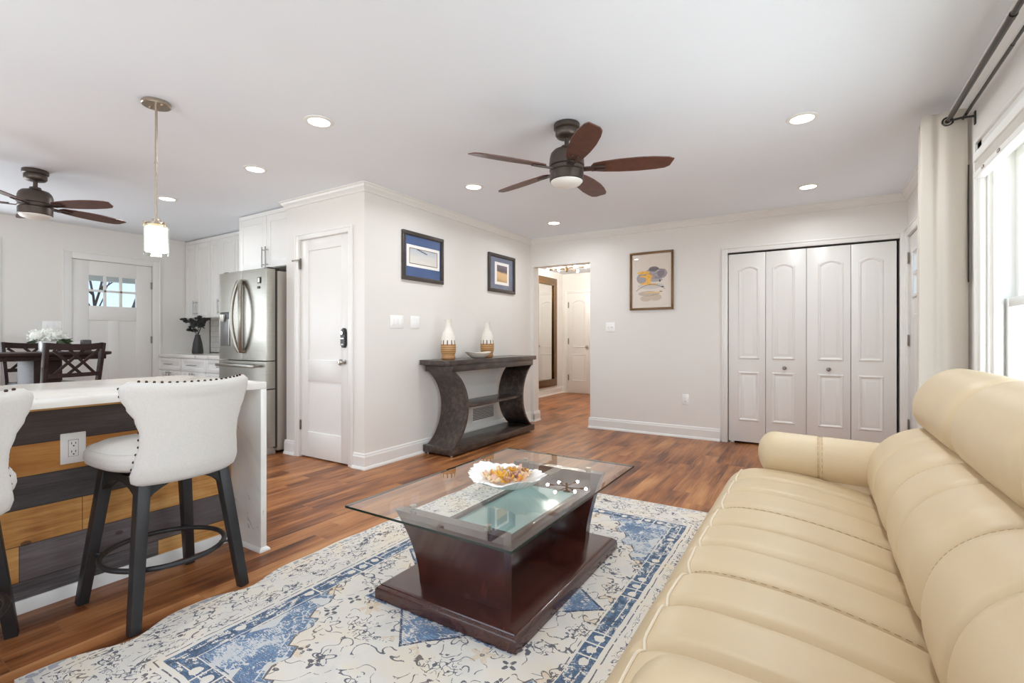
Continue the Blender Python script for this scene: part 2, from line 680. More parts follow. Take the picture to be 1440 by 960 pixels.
def mat_rug():
    m, nt, b = new_mat('distressed_oriental_rug')
    X.nt = nt
    x, y, z = xcoord()
    HX, HY = 0.93, 1.40
    # hand-made wobble
    wv = xvec(x * 7.0, y * 7.0)
    wx = (xnoise(wv, 1.0, 2.0) - 0.5) * 0.016
    x = x + wx
    y = y - wx
    ax, ay = x.abs(), y.abs()
    dx, dy = HX - ax, HY - ay
    d = dx.min(dy)
    side = dx < dy                                # 1 along the long sides
    t = y * side + x * (1.0 - side)               # coordinate along the border
    ta = t.abs()
    fine = xnoise(xvec(x * 60.0, y * 240.0), 1.0, 3.0, 0.6)
    wear = xnoise(xvec(x * 5.0, y * 5.0, 3.0), 1.0, 4.0, 0.6)
    wear2 = xnoise(xvec(x * 26.0, y * 26.0, 8.0), 1.0, 3.0, 0.6)

    def motif(u, v, S, seed, R=0.26, lob=0.09, k=5.0, wd=0.035):
        """flowers on a jittered grid: returns outline mask, filled mask, hash"""
        vn = nt.nodes.new('ShaderNodeTexVoronoi')
        vn.inputs['Scale'].default_value = 1.0
        vn.inputs['Randomness'].default_value = 0.75
        nt.links.new(xvec(u * S + seed, v * S, 0.0), vn.inputs['Vector'])
        vx, vy, _ = xsep(vn.outputs['Position'])
        lx = u * S + seed - vx
        ly = v * S - vy
        hr, hg, hb = xsep(vn.outputs['Color'])
        th = ly.atan2(lx)
        r = (lx * lx + ly * ly).sqrt()
        rr = (hg * 0.4 + 0.8) * (R + lob * (th * k + hr * 6.28).cos())
        return ((r - rr).abs() < wd), (r < rr), hr, hb, r

    # --- inks
    frag = wear2 > 0.47
    s1 = xnoise(xvec(ta * 7.0, d * 12.0, 2.0), 1.0, 2.0, 0.5)
    s2 = xnoise(xvec(ta * 12.0, d * 17.0, 11.0), 1.0, 2.0, 0.5)
    vines = ((s1 - 0.5).abs() < 0.009).max((s2 - 0.46).abs() < 0.008)
    clus = xnoise(xvec(ta * 8.0, d * 11.0, 4.0), 1.0, 2.0) > 0.56
    dashes = (xnoise(xvec(ta * 36.0, d * 44.0, 7.0), 1.0, 1.0) - 0.5).abs() < 0.020
    fo, ff, h1, h2, fr = motif(ta, d, 7.0, 0.3, 0.25, 0.11, 5.0, 0.030)
    main = d.band(0.065, 0.262)
    ink_border = main * (clus * dashes).max(vines * frag).max(fo * (h1 > 0.45) * (wear2 > 0.44)).max((fr < 0.06) * (h2 > 0.4))
    leafb = main * (xnoise(xvec(ta * 26.0, d * 30.0, 5.0), 1.0, 1.0) > 0.68) * (wear > 0.46)
    dash = ((t * 34.0).fract() > 0.28) * (wear2 > 0.42)
    lines = (d.band(0.048, 0.053) * dash).max(d.band(0.277, 0.282) * (wear2 > 0.45)).max(d.band(0.382, 0.386) * (wear2 > 0.48))
    edge = d.band(0.008, 0.034) * (xnoise(xvec(t * 44.0, d * 25.0), 1.0, 2.0) > 0.5)
    # --- blue inner band made of blocks and rosettes
    cell = (ta * 13.5).fract()
    blk = xwhite(xvec((ta * 13.5).floor(), side, 4.0))
    ros_x = (cell - 0.5) / 13.5
    ros_d = (ros_x * ros_x + (d - 0.335) * (d - 0.335)).sqrt()
    bn = xnoise(xvec(t * 24.0, d * 40.0, 9.0), 1.0, 3.0, 0.65)
    band = d.band(0.300, 0.372) * (1.0 - (ros_d < 0.019 + (bn - 0.5) * 0.03) * (blk > 0.62)) * (1.0 - (cell < 0.10) * (blk > 0.70))
    band = band * ((fine * 0.40 + bn * 0.55 + wear * 0.25 + blk * 0.10) > 0.585)
    band_line = d.band(0.322, 0.327) * (wear2 > 0.45)
    band = band * (1.0 - band_line)
    # --- field
    fx, fy = 0.55, 1.02
    field = d > 0.376
    sp2 = (fx - ax) / 0.40 + (fy - ay) / 0.66
    steps = (((fx - ax) - (fy - ay) * 0.62) * 34.0).sin()
    steps = (steps * 2.2).max(-1.0).min(1.0)
    sp = sp2 + steps * 0.055
    spand = field * (sp < 0.86)
    spand_edge = field * sp.band(0.862, 0.885) * (wear2 > 0.38)
    spand_in = field * sp.band(0.800, 0.815) * (wear2 > 0.42)
    hole = (sp2.band(0.28, 0.52) * ((((ax * 1.0 - ay * 0.62) * 14.0).sin()) > 0.15))
    # medallion: a box with a pointed triangle on each side
    box = ax.max(ay * 0.84) < 0.372
    box_edge = (ax.max(ay * 0.84)).band(0.356, 0.366) * dash
    ty = ay - 0.44
    tri_y = (ty > -0.01) * ((ax + ty * 0.95) < 0.165)
    tx = ax - 0.372
    tri_x = (tx > -0.01) * ((ay + tx * 0.75) < 0.13)
    tri = tri_y.max(tri_x)
    tri_e = ((ty > -0.01) * (ax + ty * 0.95).band(0.150, 0.163)).max((tx > -0.01) * (ay + tx * 0.75).band(0.117, 0.128))
    mo, mf, mh, mh2, mr = motif(ax, ay, 5.6, 2.7, 0.17, 0.075, 5.0, 0.022)
    field_free = field * (1.0 - spand) * (1.0 - box) * (1.0 - tri)
    stem_n = xnoise(xvec(ax * 9.5, ay * 9.5, 6.0), 1.0, 1.0, 0.5)
    stems = ((stem_n - 0.5).abs() < 0.0075) * frag
    clus_f = xnoise(xvec(ax * 7.0, ay * 7.0, 14.0), 1.0, 1.5) > 0.615
    dash_f = (xnoise(xvec(ax * 34.0, ay * 34.0, 15.0), 1.0, 1.0) - 0.5).abs() < 0.026
    m2o, m2f, m2h, m2h2, m2r = motif(ax, ay, 9.0, 7.1, 0.17, 0.12, 4.0, 0.05)
    ink_field = field_free * (clus_f * dash_f).max(mo * (mh > 0.5) * (wear2 > 0.42)).max(stems).max((mr < 0.05) * (mh2 > 0.3)).max(m2f * (m2h > 0.74) * (m2r > 0.07))
    inner = (spand * (1.0 - hole)).max(tri).max(box * (wear > 0.52))
    blue_in = inner * (1.0 - spand_in) * ((fine * 0.62 + wear * 0.55 + wear2 * 0.42) > 0.765)
    blue_in = blue_in * (1.0 - (tri.max(spand)) * mo) * (1.0 - dash_f * clus_f) * (1.0 - (xnoise(xvec(ax * 9.0, ay * 9.0, 22.0), 1.0, 2.0) > 0.585) * spand)
    # --- colours
    base = xramp(wear, [(0.30, lin((212, 207, 201))), (0.5, lin((224, 218, 209))), (0.68, lin((227, 215, 197)))])
    ochre = field_free * mf * (mh2 > 0.55) * (fine > 0.42)
    base = xmix(ochre * 0.4, base, lin((214, 178, 122)))
    pale = (spand.max(box) * (1.0 - blue_in))
    base = xmix(pale * 0.35, base, lin((172, 190, 206)))
    blue_c = xramp(fine * 0.6 + wear2 * 0.4, [(0.36, lin((38, 74, 112))), (0.5, lin((62, 104, 148))), (0.63, lin((126, 158, 188)))])
    band_c = xramp(fine * 0.5 + wear2 * 0.5, [(0.36, lin((38, 58, 82))), (0.5, lin((56, 88, 122))), (0.63, lin((120, 146, 172)))])
    col = xmix(blue_in * 0.88, base, blue_c)
    col = xmix(band * 0.92, col, band_c)
    col = xmix(edge * 0.6, col, lin((120, 134, 154)))
    ink = ink_border.max(ink_field).max(lines).max(spand_edge).max(box_edge).max(tri_e).clamp()
    ink = ink * ((fine * 0.6 + wear2 * 0.4) > 0.43)
    col = xmix(leafb * 0.5, col, lin((118, 122, 136)))
    inkc = xramp(wear, [(0.36, lin((58, 72, 98))), (0.56, lin((66, 68, 82))), (0.74, lin((112, 96, 84)))])
    col = xmix(ink * 0.86, col, inkc)
    nt.links.new(col, b.inputs['Base Color'])
    b.inputs['Roughness'].default_value = 0.95
    b.inputs['Specular IOR Level'].default_value = 0.15
    xbump(b, xnoise(xvec(x * 420.0, y * 420.0), 1.0, 2.0), 0.35, 0.002)
    return m


def mat_planks():
    """reclaimed boards on the island face: object coords, Y along, Z up"""
    m, nt, b = new_mat('reclaimed_wood_boards')
    X.nt = nt
    x, y, z = xcoord()
    y = y + 0.4
    up = z > 0.42
    rowf = (z - 0.42) / 0.131 * up + (z - 0.42) / 0.148 * (1.0 - up) + 2.0
    row = rowf.floor()
    h = xnoise(xvec(y * 2.0, z * 14.0, row * 5.0), 1.0, 4.0, 0.6)
    g = xnoise(xvec(y * 7.0, z * 120.0, row * 3.0), 1.0, 5.0, 0.6)
    saw = xnoise(xvec(y * 26.0, z * 4.0, row * 9.0), 1.0, 3.0, 0.5)
    vn = nt.nodes.new('ShaderNodeTexVoronoi')
    vn.inputs['Scale'].default_value = 1.0
    nt.links.new(xvec(y * 3.1, rowf * 0.8 + 0.3, 0.0), vn.inputs['Vector'])
    knot = X(vn.outputs['Distance']) < 0.055
    low = row.band(-1.5, -0.5)
    dark = row.band(3.5, 4.5).max(row.band(1.5, 2.5)).max(row.band(-0.5, 0.5) * (y > 0.60)).max(low * (y < 1.09))
    tan = xramp(h * 0.62 + g * 0.30 + saw * 0.08, [(0.36, lin((158, 100, 46))), (0.5, lin((206, 148, 80))), (0.64, lin((224, 178, 112)))])
    tan = xmix(row.band(2.5, 3.5) * 0.5, tan, lin((190, 122, 46)))
    drk = xramp(h * 0.6 + g * 0.4, [(0.34, lin((58, 54, 55))), (0.5, lin((88, 82, 82))), (0.64, lin((122, 114, 112)))])
    drk = xmix(row.band(3.5, 4.5) * 0.55, drk, lin((70, 54, 48)))
    drk = xmix(row.band(-0.5, 0.5) * 0.35, drk, lin((128, 114, 114)))
    drk = xmix(row.band(1.5, 2.5) * 0.35, drk, lin((58, 60, 64)))
    col = xmix(dark, tan, drk)
    col = xmix(knot * 0.7, col, lin((60, 40, 26)))
    seam = ((rowf.fract() - 0.5).abs() > 0.487)
    joint = (row.band(-0.5, 0.5) * ((y - 0.60).abs() < 0.0015)).max(low * ((y - 1.09).abs() < 0.0015)).max(row.band(0.5, 1.5) * ((y - 0.80).abs() < 0.0015))
    col = xmix(seam.max(joint) * 0.75, col, lin((40, 30, 24)))
    nt.links.new(col, b.inputs['Base Color'])
    b.inputs['Roughness'].default_value = 0.6
    xbump(b, g * 0.6 + saw * 0.3 - seam, 0.4, 0.002)
    return m


def mat_quartz():
    m, nt, b = new_mat('white_veined_quartz')
    X.nt = nt
    x, y, z = xcoord()
    n = xnoise(xvec(x * 1.6 + z * 1.2, y * 1.6, z * 1.4), 1.0, 5.0, 0.55)
    n2 = xnoise(xvec(x * 6.0, y * 6.0, z * 6.0), 1.0, 3.0)
    vein = ((n - 0.5).abs() < 0.004) * (n2 > 0.55)
    soft = (1.0 - (n - 0.5).abs() * 22.0).clamp() * 0.18
    col = xmix(soft, lin((240, 237, 231)), lin((206, 198, 190)))
    col = xmix(vein * 0.45, col, lin((150, 138, 128)))
    nt.links.new(col, b.inputs['Base Color'])
    b.inputs['Roughness'].default_value = 0.16
    return m


def mat_darkwood(name, c0, c1, c2, rough, sx=1.0, sy=1.0, sz=1.0, coat=0.3):
    m, nt, b = new_mat(name)
    X.nt = nt
    x, y, z = xcoord()
    g = xnoise(xvec(x * 18.0 * sx, y * 18.0 * sy, z * 18.0 * sz), 1.0, 6.0, 0.65)
    h = xnoise(xvec(x * 3.0, y * 3.0, z * 3.0), 1.0, 3.0)
    col = xramp(g * 0.65 + h * 0.35, [(0.36, lin(c0)), (0.5, lin(c1)), (0.64, lin(c2))])
    nt.links.new(col, b.inputs['Base Color'])
    b.inputs['Roughness'].default_value = rough
    b.inputs['Coat Weight'].default_value = coat
    b.inputs['Coat Roughness'].default_value = 0.12
    xbump(b, g, 0.08, 0.001)
    return m


def mat_tile():
    m, nt, b = new_mat('white_subway_tile')
    X.nt = nt
    x, y, z = xcoord()
    tz = z / 0.076
    row = tz.floor()
    txx = x / 0.152 + (row * 0.5).fract()
    g = ((tz.fract() - 0.5).abs() > 0.475).max((txx.fract() - 0.5).abs() > 0.488)
    col = xmix(g, lin((238, 236, 232)), lin((186, 180, 172)))
    nt.links.new(col, b.inputs['Base Color'])
    b.inputs['Roughness'].default_value = 0.18
    xbump(b, 1.0 - g, 0.4, 0.002)
    return m


def mat_vase():
    """white above, ribbed caramel glaze below with dark drips"""
    m, nt, b = new_mat('two_tone_glazed_vase')
    X.nt = nt
    x, y, z = xcoord()
    a = y.atan2(x)
    dr = (a * 11.0).sin()
    lim = 0.150 + (dr > 0.62) * 0.036 + (xnoise(xvec(a * 6.0, 0.0), 1.0, 1.0) - 0.5) * 0.02
    brown = z < lim
    drip = (dr > 0.74) * z.band(0.140, 0.190)
    rib = (z * 300.0).sin()
    col = xmix(brown, lin((236, 230, 220)), xramp(rib * 0.5 + 0.5, [(0.2, lin((156, 112, 66))), (0.8, lin((202, 158, 104)))]))
    col = xmix(drip * 0.9, col, lin((74, 56, 44)))
    col = xmix((z < 0.045) * 0.5, col, lin((188, 132, 92)))
    nt.links.new(col, b.inputs['Base Color'])
    b.inputs['Roughness'].default_value = 0.35
    xbump(b, rib, 0.25, 0.002)
    return m


M['floor'] = mat_floor()
M['rug'] = mat_rug()
M['planks'] = mat_planks()
M['quartz'] = mat_quartz()
M['console'] = mat_darkwood('console_dark_wood', (40, 32, 28), (64, 53, 47), (94, 81, 73), 0.34, 1.5, 0.35, 1.5)
M['mahogany'] = mat_darkwood('mahogany_lacquer', (56, 27, 22), (66, 32, 26), (78, 39, 31), 0.2, 1, 1, 0.6, 0.6)
M['tile'] = mat_tile()
M['vase'] = mat_vase()

# =================================================================== THE SETTING
H = 2.44
PX, PY = -3.25, 2.82          # pantry block: picture face X=PX, door face Y=PY
BY = 5.65                     # far wall
RX = 0.715                    # window wall
LX = -7.31                    # kitchen outside wall
KY = 3.56                     # kitchen cabinet wall
HXL, HYE = -4.43, 9.03        # hallway left wall and end
REAR = -2.5


def slab(name, *boxes, mat='wall', T=None, bevel=0.0):
    mb = MB(T)
    for bx in boxes:
        mb.box(*bx, bevel=bevel)
    return struct(mb.build(name, M[mat]))


fl = MB()
fl.box(LX - 0.15, RX + 0.15, REAR - 0.15, HYE + 0.15, -0.1, 0)
struct(fl.build('floor', M['floor']))
slab('ceiling', (LX - 0.15, RX + 0.15, REAR - 0.15, HYE + 0.15, H, H + 0.1), mat='ceiling')

# kitchen outside wall with a door opening and a wide window further along
KD0, KD1, KDH = 2.035, 2.845, 2.05
slab('wall_kitchen_left', (LX - 0.15, LX, KD1, KY, 0, H), (LX - 0.15, LX, KD0, KD1, KDH, H), (LX - 0.15, LX, 1.37, KD0, 0, H),
     (LX - 0.15, LX, -1.37, 1.37, 2.1, H), (LX - 0.15, LX, -1.37, 1.37, 0, 0.15), (LX - 0.15, LX, REAR, -1.37, 0, H))
slab('wall_kitchen_back', (LX - 0.15, -4.28, KY, KY + 0.1, 0, H))
slab('wall_fridge_side', (-4.36, -4.28, PY + 0.12, KY, 0, H))
# pantry face: door opening
PD0, PD1, PDH = -4.145, -3.445, 2.045
slab('wall_pantry', (-4.36, PD0, PY, PY + 0.12, 0, H), (PD1, PX, PY, PY + 0.12, 0, H), (PD0, PD1, PY, PY + 0.12, PDH, H))
slab('wall_picture', (PX - 0.1, PX, PY + 0.12, BY, 0, H))
# far wall: hall opening and closet opening
HO0, HO1, HOH = -3.205, -2.387, 2.072
CL0, CL1, CLH = -0.796, 0.66, 2.035
slab('wall_back', (HXL, HO0, BY, BY + 0.15, 0, H), (HO0, HO1, BY, BY + 0.15, HOH, H), (HO1, CL0, BY, BY + 0.15, 0, H),
     (CL0, CL1, BY, BY + 0.15, CLH, H), (CL1, RX, BY, BY + 0.15, 0, H))
slab('wall_closet_back', (HO1 + 0.1, RX, 6.35, 6.45, 0, H))
# window wall: front door and window openings
FD0, FD1, FDH = 4.67, 5.575, 2.035
WN0, WN1, WNB, WNT = 0.9, 3.25, 0.62, 2.03
slab('wall_right', (RX, RX + 0.15, FD1, 6.45, 0, H), (RX, RX + 0.15, FD0, FD1, FDH, H), (RX, RX + 0.15, WN1, FD0, 0, H),
     (RX, RX + 0.15, WN0, WN1, WNT, H), (RX, RX + 0.15, WN0, WN1, 0, WNB), (RX, RX + 0.15, -0.2, WN0, 0, H), (RX, RX + 0.15, REAR, -2.2, 0, H),
     (RX, RX + 0.15, -2.2, -0.2, 2.05, H), (RX, RX + 0.15, -2.2, -0.2, 0, 0.3))
slab('wall_rear', (LX, -5.0, REAR - 0.15, REAR, 0, H), (-5.0, -0.3, REAR - 0.15, REAR, 2.25, H), (-5.0, -0.3, REAR - 0.15, REAR, 0, 0.2),
     (-0.3, RX, REAR - 0.15, REAR, 0, H))
slab('wall_hall_left', (HXL - 0.1, HXL, BY, HYE, 0, H))
slab('wall_hall_end', (HXL, -2.28, HYE, HYE + 0.1, 0, H))
slab('wall_hall_right', (HO1, HO1 + 0.1, BY + 0.15, HYE, 0, H))


# ---- baseboards and crown
def mitre(mb, u0, u1, m0, m1):
    """run the ends of a moulding out by its own depth, for an outside corner"""
    for v in mb.bm.verts:
        if abs(v.co.x - u0) < 1e-6:
            v.co.x -= m0 * v.co.y
        elif abs(v.co.x - u1) < 1e-6:
            v.co.x += m1 * v.co.y


def base_profile(T, u0, u1, name, m0=0, m1=0):
    mb = MB(T)
    mb.prism([(0, 0), (0.028, 0), (0.028, 0.008), (0.022, 0.022), (0.016, 0.026), (0.016, 0.105), (0.011, 0.118), (0.011, 0.126), (0.004, 0.135), (0, 0.135)], u0, u1, 'x')
    mitre(mb, u0, u1, m0, m1)
    return struct(mb.build(name, M['trim'], angle=20))


base_profile(face_px(PX), PY, BY, 'baseboard_picture', 1, 0)
base_profile(face_my(PY), PD1 + 0.057, PX, 'baseboard_pantry', 0, 1)
base_profile(face_my(PY), -4.375, PD0 - 0.055, 'baseboard_pantry.001')
base_profile(face_my(BY), HO1 - 0.016, CL0 - 0.075, 'baseboard_back')
base_profile(face_my(BY), PX, HO0 + 0.016, 'baseboard_back.001')
base_profile(face_px(HO0), BY - 0.016, BY + 0.17, 'baseboard_jamb')
base_profile(face_mx(HO1), BY - 0.016, BY + 0.17, 'baseboard_jamb.001')
base_profile(face_px(HXL), BY + 0.15, HYE, 'baseboard_hall')
base_profile(face_my(HYE), HXL, -4.37, 'baseboard_hall.001')
base_profile(face_mx(RX), REAR, FD0 - 0.08, 'baseboard_right')
base_profile(face_px(LX), 1.46, KD0 - 0.08, 'baseboard_kitchen')


def crown(T, u0, u1, name, m0=0, m1=0):
    mb = MB(T)
    mb.prism([(0, H), (0.052, H), (0.052, H - 0.008), (0.040, H - 0.014), (0.034, H - 0.03), (0.018, H - 0.048), (0.012, H - 0.058), (0.012, H - 0.066), (0, H - 0.07)], u0, u1, 'x')
    mitre(mb, u0, u1, m0, m1)
    return struct(mb.build(name, M['trim'], angle=20))


crown(face_px(PX), PY, BY, 'trim_crown_picture', 1, 0)
crown(face_my(PY), -4.36, PX, 'trim_crown_pantry', 1, 1)
crown(face_my(BY), PX, RX, 'trim_crown_back')
crown(face_mx(RX), REAR, BY, 'trim_crown_right')


def casing(T, u0, u1, top, name, w=0.07, t=0.018, bottom=0.0, sill=False):
    """door or window casing around an opening"""
    mb = MB(T)
    for a, b in ((u0 - w, u0), (u1, u1 + w)):
        mb.box(a, b, 0, t, bottom, top + w, bevel=0.004)
        o = a - 0.0015 if a < u0 else b - 0.0145
        mb.box(o, o + 0.016, 0.0004, t + 0.007, bottom, top + w + 0.0015, bevel=0.003)
    mb.box(u0, u1, 0, t, top, top + w, bevel=0.004)
    mb.box(u0 - w + 0.0145, u1 + w - 0.0145, 0.0004, t + 0.007, top + w - 0.0145, top + w + 0.0015, bevel=0.003)
    return struct(mb.build(name, M['trim']))


casing(face_my(PY), PD0, PD1, PDH, 'trim_casing_pantry', w=0.055)
casing(face_my(BY), CL0, CL1, CLH, 'trim_casing_closet', w=0.055)
casing(face_px(LX), KD0, KD1, KDH, 'trim_casing_kitchen', w=0.085)
casing(face_mx(RX), FD0, FD1, FDH, 'trim_casing_entry', w=0.07)
casing(face_my(HYE), -4.31, -3.80, 2.04, 'trim_casing_hall', w=0.055)
casing(face_px(LX), -1.37, 1.37, 2.1, 'trim_casing_patio', w=0.085)


def raised(mb, outline_fn, h=0.007):
    """embossed moulding whose outline shrinks with the inset"""
    lv = [(0.0, 0.0), (0.007, h), (0.015, h), (0.028, -0.001), (0.031, -0.001), (0.056, h * 0.8), (0.060, h * 0.8)]
    mb.loops([outline_fn(i, n) for i, n in lv])


def arch_outline(u0, u1, w0, w1, rise, y):
    def fn(inset, n):
        a, b, c, d = u0 + inset, u1 - inset, w0 + inset, w1 - inset
        pts = [Vector((a, y + n, c)), Vector((b, y + n, c))]
        k = 16
        if rise:
            for i in range(k + 1):
                s = i / k
                # cathedral arch: flat shoulders, raised centre
                zz = d - rise + rise * (1 - (2 * s - 1) ** 2) ** 0.9
                pts.append(Vector((b + (a - b) * s, y + n, zz)))
        else:
            pts += [Vector((b, y + n, d)), Vector((a, y + n, d))]
        return pts
    return fn


def knob(name, T, u, n, w, parent, r=0.017, mat='chrome', stem=0.022):
    mb = MB(T)
    mb.lathe([(0, n), (r * 0.75, n), (r * 0.75, n + 0.004), (r * 0.4, n + 0.006), (r * 0.4, n + stem * 0.5), (r, n + stem * 0.8), (r * 1.02, n + stem * 1.1), (r * 0.7, n + stem * 1.4), (0, n + stem * 1.5)], 16, (u, 0, w), 'y')
    return mb.build(name, M[mat], parent)


def hinge(T, u, w, parent, n=0.0, h=0.09):
    mb = MB(T)
    mb.box(u - 0.012, u + 0.012, n, n + 0.004, w - h / 2, w + h / 2, bevel=0.001)
    mb.tube([(u, n + 0.006, w - h / 2), (u, n + 0.006, w + h / 2)], 0.006, 8)
    return mb.build('hinge', M['hinge'], parent)


# ---- closet: two pairs of bifold leaves
T = face_my(BY)
leafx = [-0.790, -0.434, -0.072, 0.292, 0.640]
for p in range(2):
    lb = ('white arched-panel bifold closet door pair on the left, nearer the outlet', 'white arched-panel bifold closet door pair on the right, nearer the room corner')[p]
    d = sthing(('door_1', 'door_2')[p], lb, 'closet door', (leafx[2 * p], BY, 0))
    for q in range(2):
        a, b = leafx[2 * p + q] + 0.0018, leafx[2 * p + q + 1] - 0.0018
        mb = MB(T)
        mb.box(a, b, -0.035, -0.003, 0.022, 2.017, bevel=0.003)
        lo_, ro_ = ((0.096, 0.056), (0.056, 0.096))[q]
        raised(mb, arch_outline(a + lo_, b - ro_, 0.90, 1.885, 0.036, -0.003), 0.009)
        raised(mb, arch_outline(a + lo_, b - ro_, 0.245, 0.765, 0.0, -0.003), 0.009)
        lf = mb.build('leaf', M['door'], d, angle=25)
        if (p, q) in ((0, 1), (1, 0)):
            u = -0.262 if p == 0 else 0.113
            knob('knob', T, u, -0.003, 0.815, lf, r=0.019, mat='hinge')
    if p == 0:
        mb = MB(T)
        mb.box(a - 0.34, a - 0.30, -0.03, -0.005, 0.0, 0.02, bevel=0.002)
        mb.box(a - 0.36, a - 0.30, -0.028, -0.01, 0.0, 0.006)
        mb.build('floor_pivot', M['chrome'], d)
mb = MB(T)
mb.box(CL0, CL1, -0.04, -0.004, 2.024, 2.0345)
struct(mb.build('trim_closet_track', M['slot']))


# ---- flat recessed two-panel (shaker) door leaf
def shaker_leaf(mb, u0, u1, w0, w1, n0, n1, panels, stile=0.11, rec=0.01):
    """panels: list of (w0, w1) recessed fields"""
    mb.box(u0, u0 + stile, n0, n1, w0, w1, bevel=0.0015)
    mb.box(u1 - stile, u1, n0, n1, w0, w1, bevel=0.0015)
    zs = [w0] + [z for p in panels for z in p] + [w1]
    for i in range(0, len(zs), 2):
        mb.box(u0 + stile, u1 - stile, n0, n1, zs[i], zs[i + 1], bevel=0.0015)
    for a, b in panels:
        mb.box(u0 + stile, u1 - stile, n0, n1 - rec, a, b)


T = face_my(PY)
d = sthing('door_3', 'white two-panel pantry door with a black keypad lock beside the refrigerator', 'door', (PD0, PY, 0))
mb = MB(T)
shaker_leaf(mb, PD0 + 0.004, PD1 - 0.004, 0.012, PDH - 0.004, -0.045, -0.006, [(0.245, 0.72), (0.918, 1.938)], stile=0.112, rec=0.012)
mb.build('leaf', M['door'], d)
mb = MB(T)
for u in (PD0 + 0.001,):
    mb.box(u - 0.004, u + 0.002, -0.06, -0.012, 0, PDH)
mb.box(PD1 - 0.003, PD1 + 0.002, -0.06, -0.012, 0, PDH)
mb.box(PD0, PD1, -0.06, -0.012, PDH - 0.003, PDH)
mb.build('jamb', M['trim'], d)
for w in (0.30, 1.83):
    hinge(T, PD0 + 0.002, w, d, -0.006)
knob('knob', T, PD1 - 0.068, -0.006, 0.908, d, r=0.028, mat='chrome', stem=0.045)
mb = MB(T)
mb.loops([[Vector((PD1 - 0.066 + sx * s, -0.006 + n, 1.12 + sz * s)) for sx, sz in ((-0.030, -0.062), (-0.016, -0.085), (0.016, -0.085), (0.030, -0.062), (0.030, 0.05), (0.024, 0.075), (0.008, 0.088), (-0.008, 0.088), (-0.024, 0.075), (-0.030, 0.05))] for s, n in ((1, 0), (1, 0.018), (0.9, 0.026))])
lk = mb.build('keypad_lock', M['dark_plastic'], d)
mb = MB(T)
mb.lathe([(0, 0.020), (0.017, 0.020), (0.017, 0.030), (0, 0.031)], 16, (PD1 - 0.066, 0, 1.165), 'y')
mb.box(PD1 - 0.086, PD1 - 0.046, 0.019, 0.024, 1.112, 1.122)
mb.box(PD1 - 0.080, PD1 - 0.052, 0.019, 0.025, 1.055, 1.072, bevel=0.003)
mb.build('lock_button', M['chrome'], lk)
mb = MB(T)
mb.box(PD1 - 0.008, PD1 + 0.001, -0.006, -0.002, 0.86, 0.95)
mb.box(PD1 - 0.008, PD1 + 0.001, -0.006, -0.002, 1.09, 1.16)
mb.build('latch_plate', M['hinge'], d)
mb = MB(T)
mb.box(PD0 + 0.001, PD0 + 0.014, -0.006, 0.02, 1.775, 1.86, bevel=0.002)
mb.box(PD0 - 0.085, PD0 + 0.014, 0.018, 0.026, 1.85, 1.864, bevel=0.002)
mb.ball((PD0 - 0.085, 0.022, 1.857), 0.009, 8)
mb.build('safety_latch', M['hinge'], d)

# ---- kitchen outside door with six panes
T = face_px(LX)
d = sthing('door_4', 'white craftsman back door with six small window panes past the dining table', 'door', (LX, KD0, 0))
mb = MB(T)
u0, u1 = KD0 + 0.006, KD1 - 0.006
n0, n1 = -0.05, -0.008
g0, g1, gw0, gw1 = 2.195, 2.672, 1.508, 1.875
mb.box(u0, g0, n0, n1, 0.012, KDH - 0.006, bevel=0.002)
mb.box(g1, u1, n0, n1, 0.012, KDH - 0.006, bevel=0.002)
mb.box(g0, g1, n0, n1, gw1, KDH - 0.006, bevel=0.002)
mb.box(g0, g1, n0, n1, 1.335, gw0, bevel=0.002)
mb.box(g0, g1, n0, n1, 0.012, 0.24, bevel=0.002)
mb.box(2.385, 2.485, n0, n1, 0.24, 1.335, bevel=0.002)
mb.box(g0, 2.385, n0, n1 - 0.012, 0.24, 1.335)
mb.box(2.485, g1, n0, n1 - 0.012, 0.24, 1.335)
for i in (1, 2):
    uu = g0 + (g1 - g0) * i / 3
    mb.box(uu - 0.013, uu + 0.013, n0 + 0.008, n1 - 0.004, gw0, gw1, bevel=0.003)
wm = (gw0 + gw1) / 2
mb.box(g0, g1, n0 + 0.008, n1 - 0.004, wm - 0.013, wm + 0.013, bevel=0.003)
mb.build('leaf', M['door'], d)
mb = MB(T)
mb.box(g0, g1, n0 + 0.018, n0 + 0.024, gw0, gw1)
mb.build('glazing', M['pane'], d)
for w in (0.25, 1.10, 1.80):
    hinge(T, u1, w, d, -0.008)
knob('knob', T, u0 + 0.07, -0.008, 0.93, d, r=0.027, stem=0.045)

# ---- front door in the window wall, seen edge-on
T = face_mx(RX)
d = sthing('door_5', 'white front door with small window panes, half hidden by the curtain', 'door', (RX, FD1, 0))
mb = MB(T)
u0, u1 = FD0 + 0.006, FD1 - 0.006
g0, g1, gw0, gw1 = 4.87, 5.375, 1.50, 1.86
mb.box(u0, g0, n0, n1, 0.012, FDH - 0.006, bevel=0.002)
mb.box(g1, u1, n0, n1, 0.012, FDH - 0.006, bevel=0.002)
mb.box(g0, g1, n0, n1, gw1, FDH - 0.006, bevel=0.002)
mb.box(g0, g1, n0, n1, 0.012, gw0, bevel=0.002)
for i in (1, 2):
    uu = g0 + (g1 - g0) * i / 3
    mb.box(uu - 0.013, uu + 0.013, n0 + 0.008, n1 + 0.004, gw0, gw1, bevel=0.003)
wm = (gw0 + gw1) / 2
mb.box(g0, g1, n0 + 0.008, n1 + 0.004, wm - 0.013, wm + 0.013, bevel=0.003)
for a, b in ((g0 - 0.03, g0), (g1, g1 + 0.03)):
    mb.box(a, b, n1, n1 + 0.012, gw0 - 0.03, gw1 + 0.03, bevel=0.004)
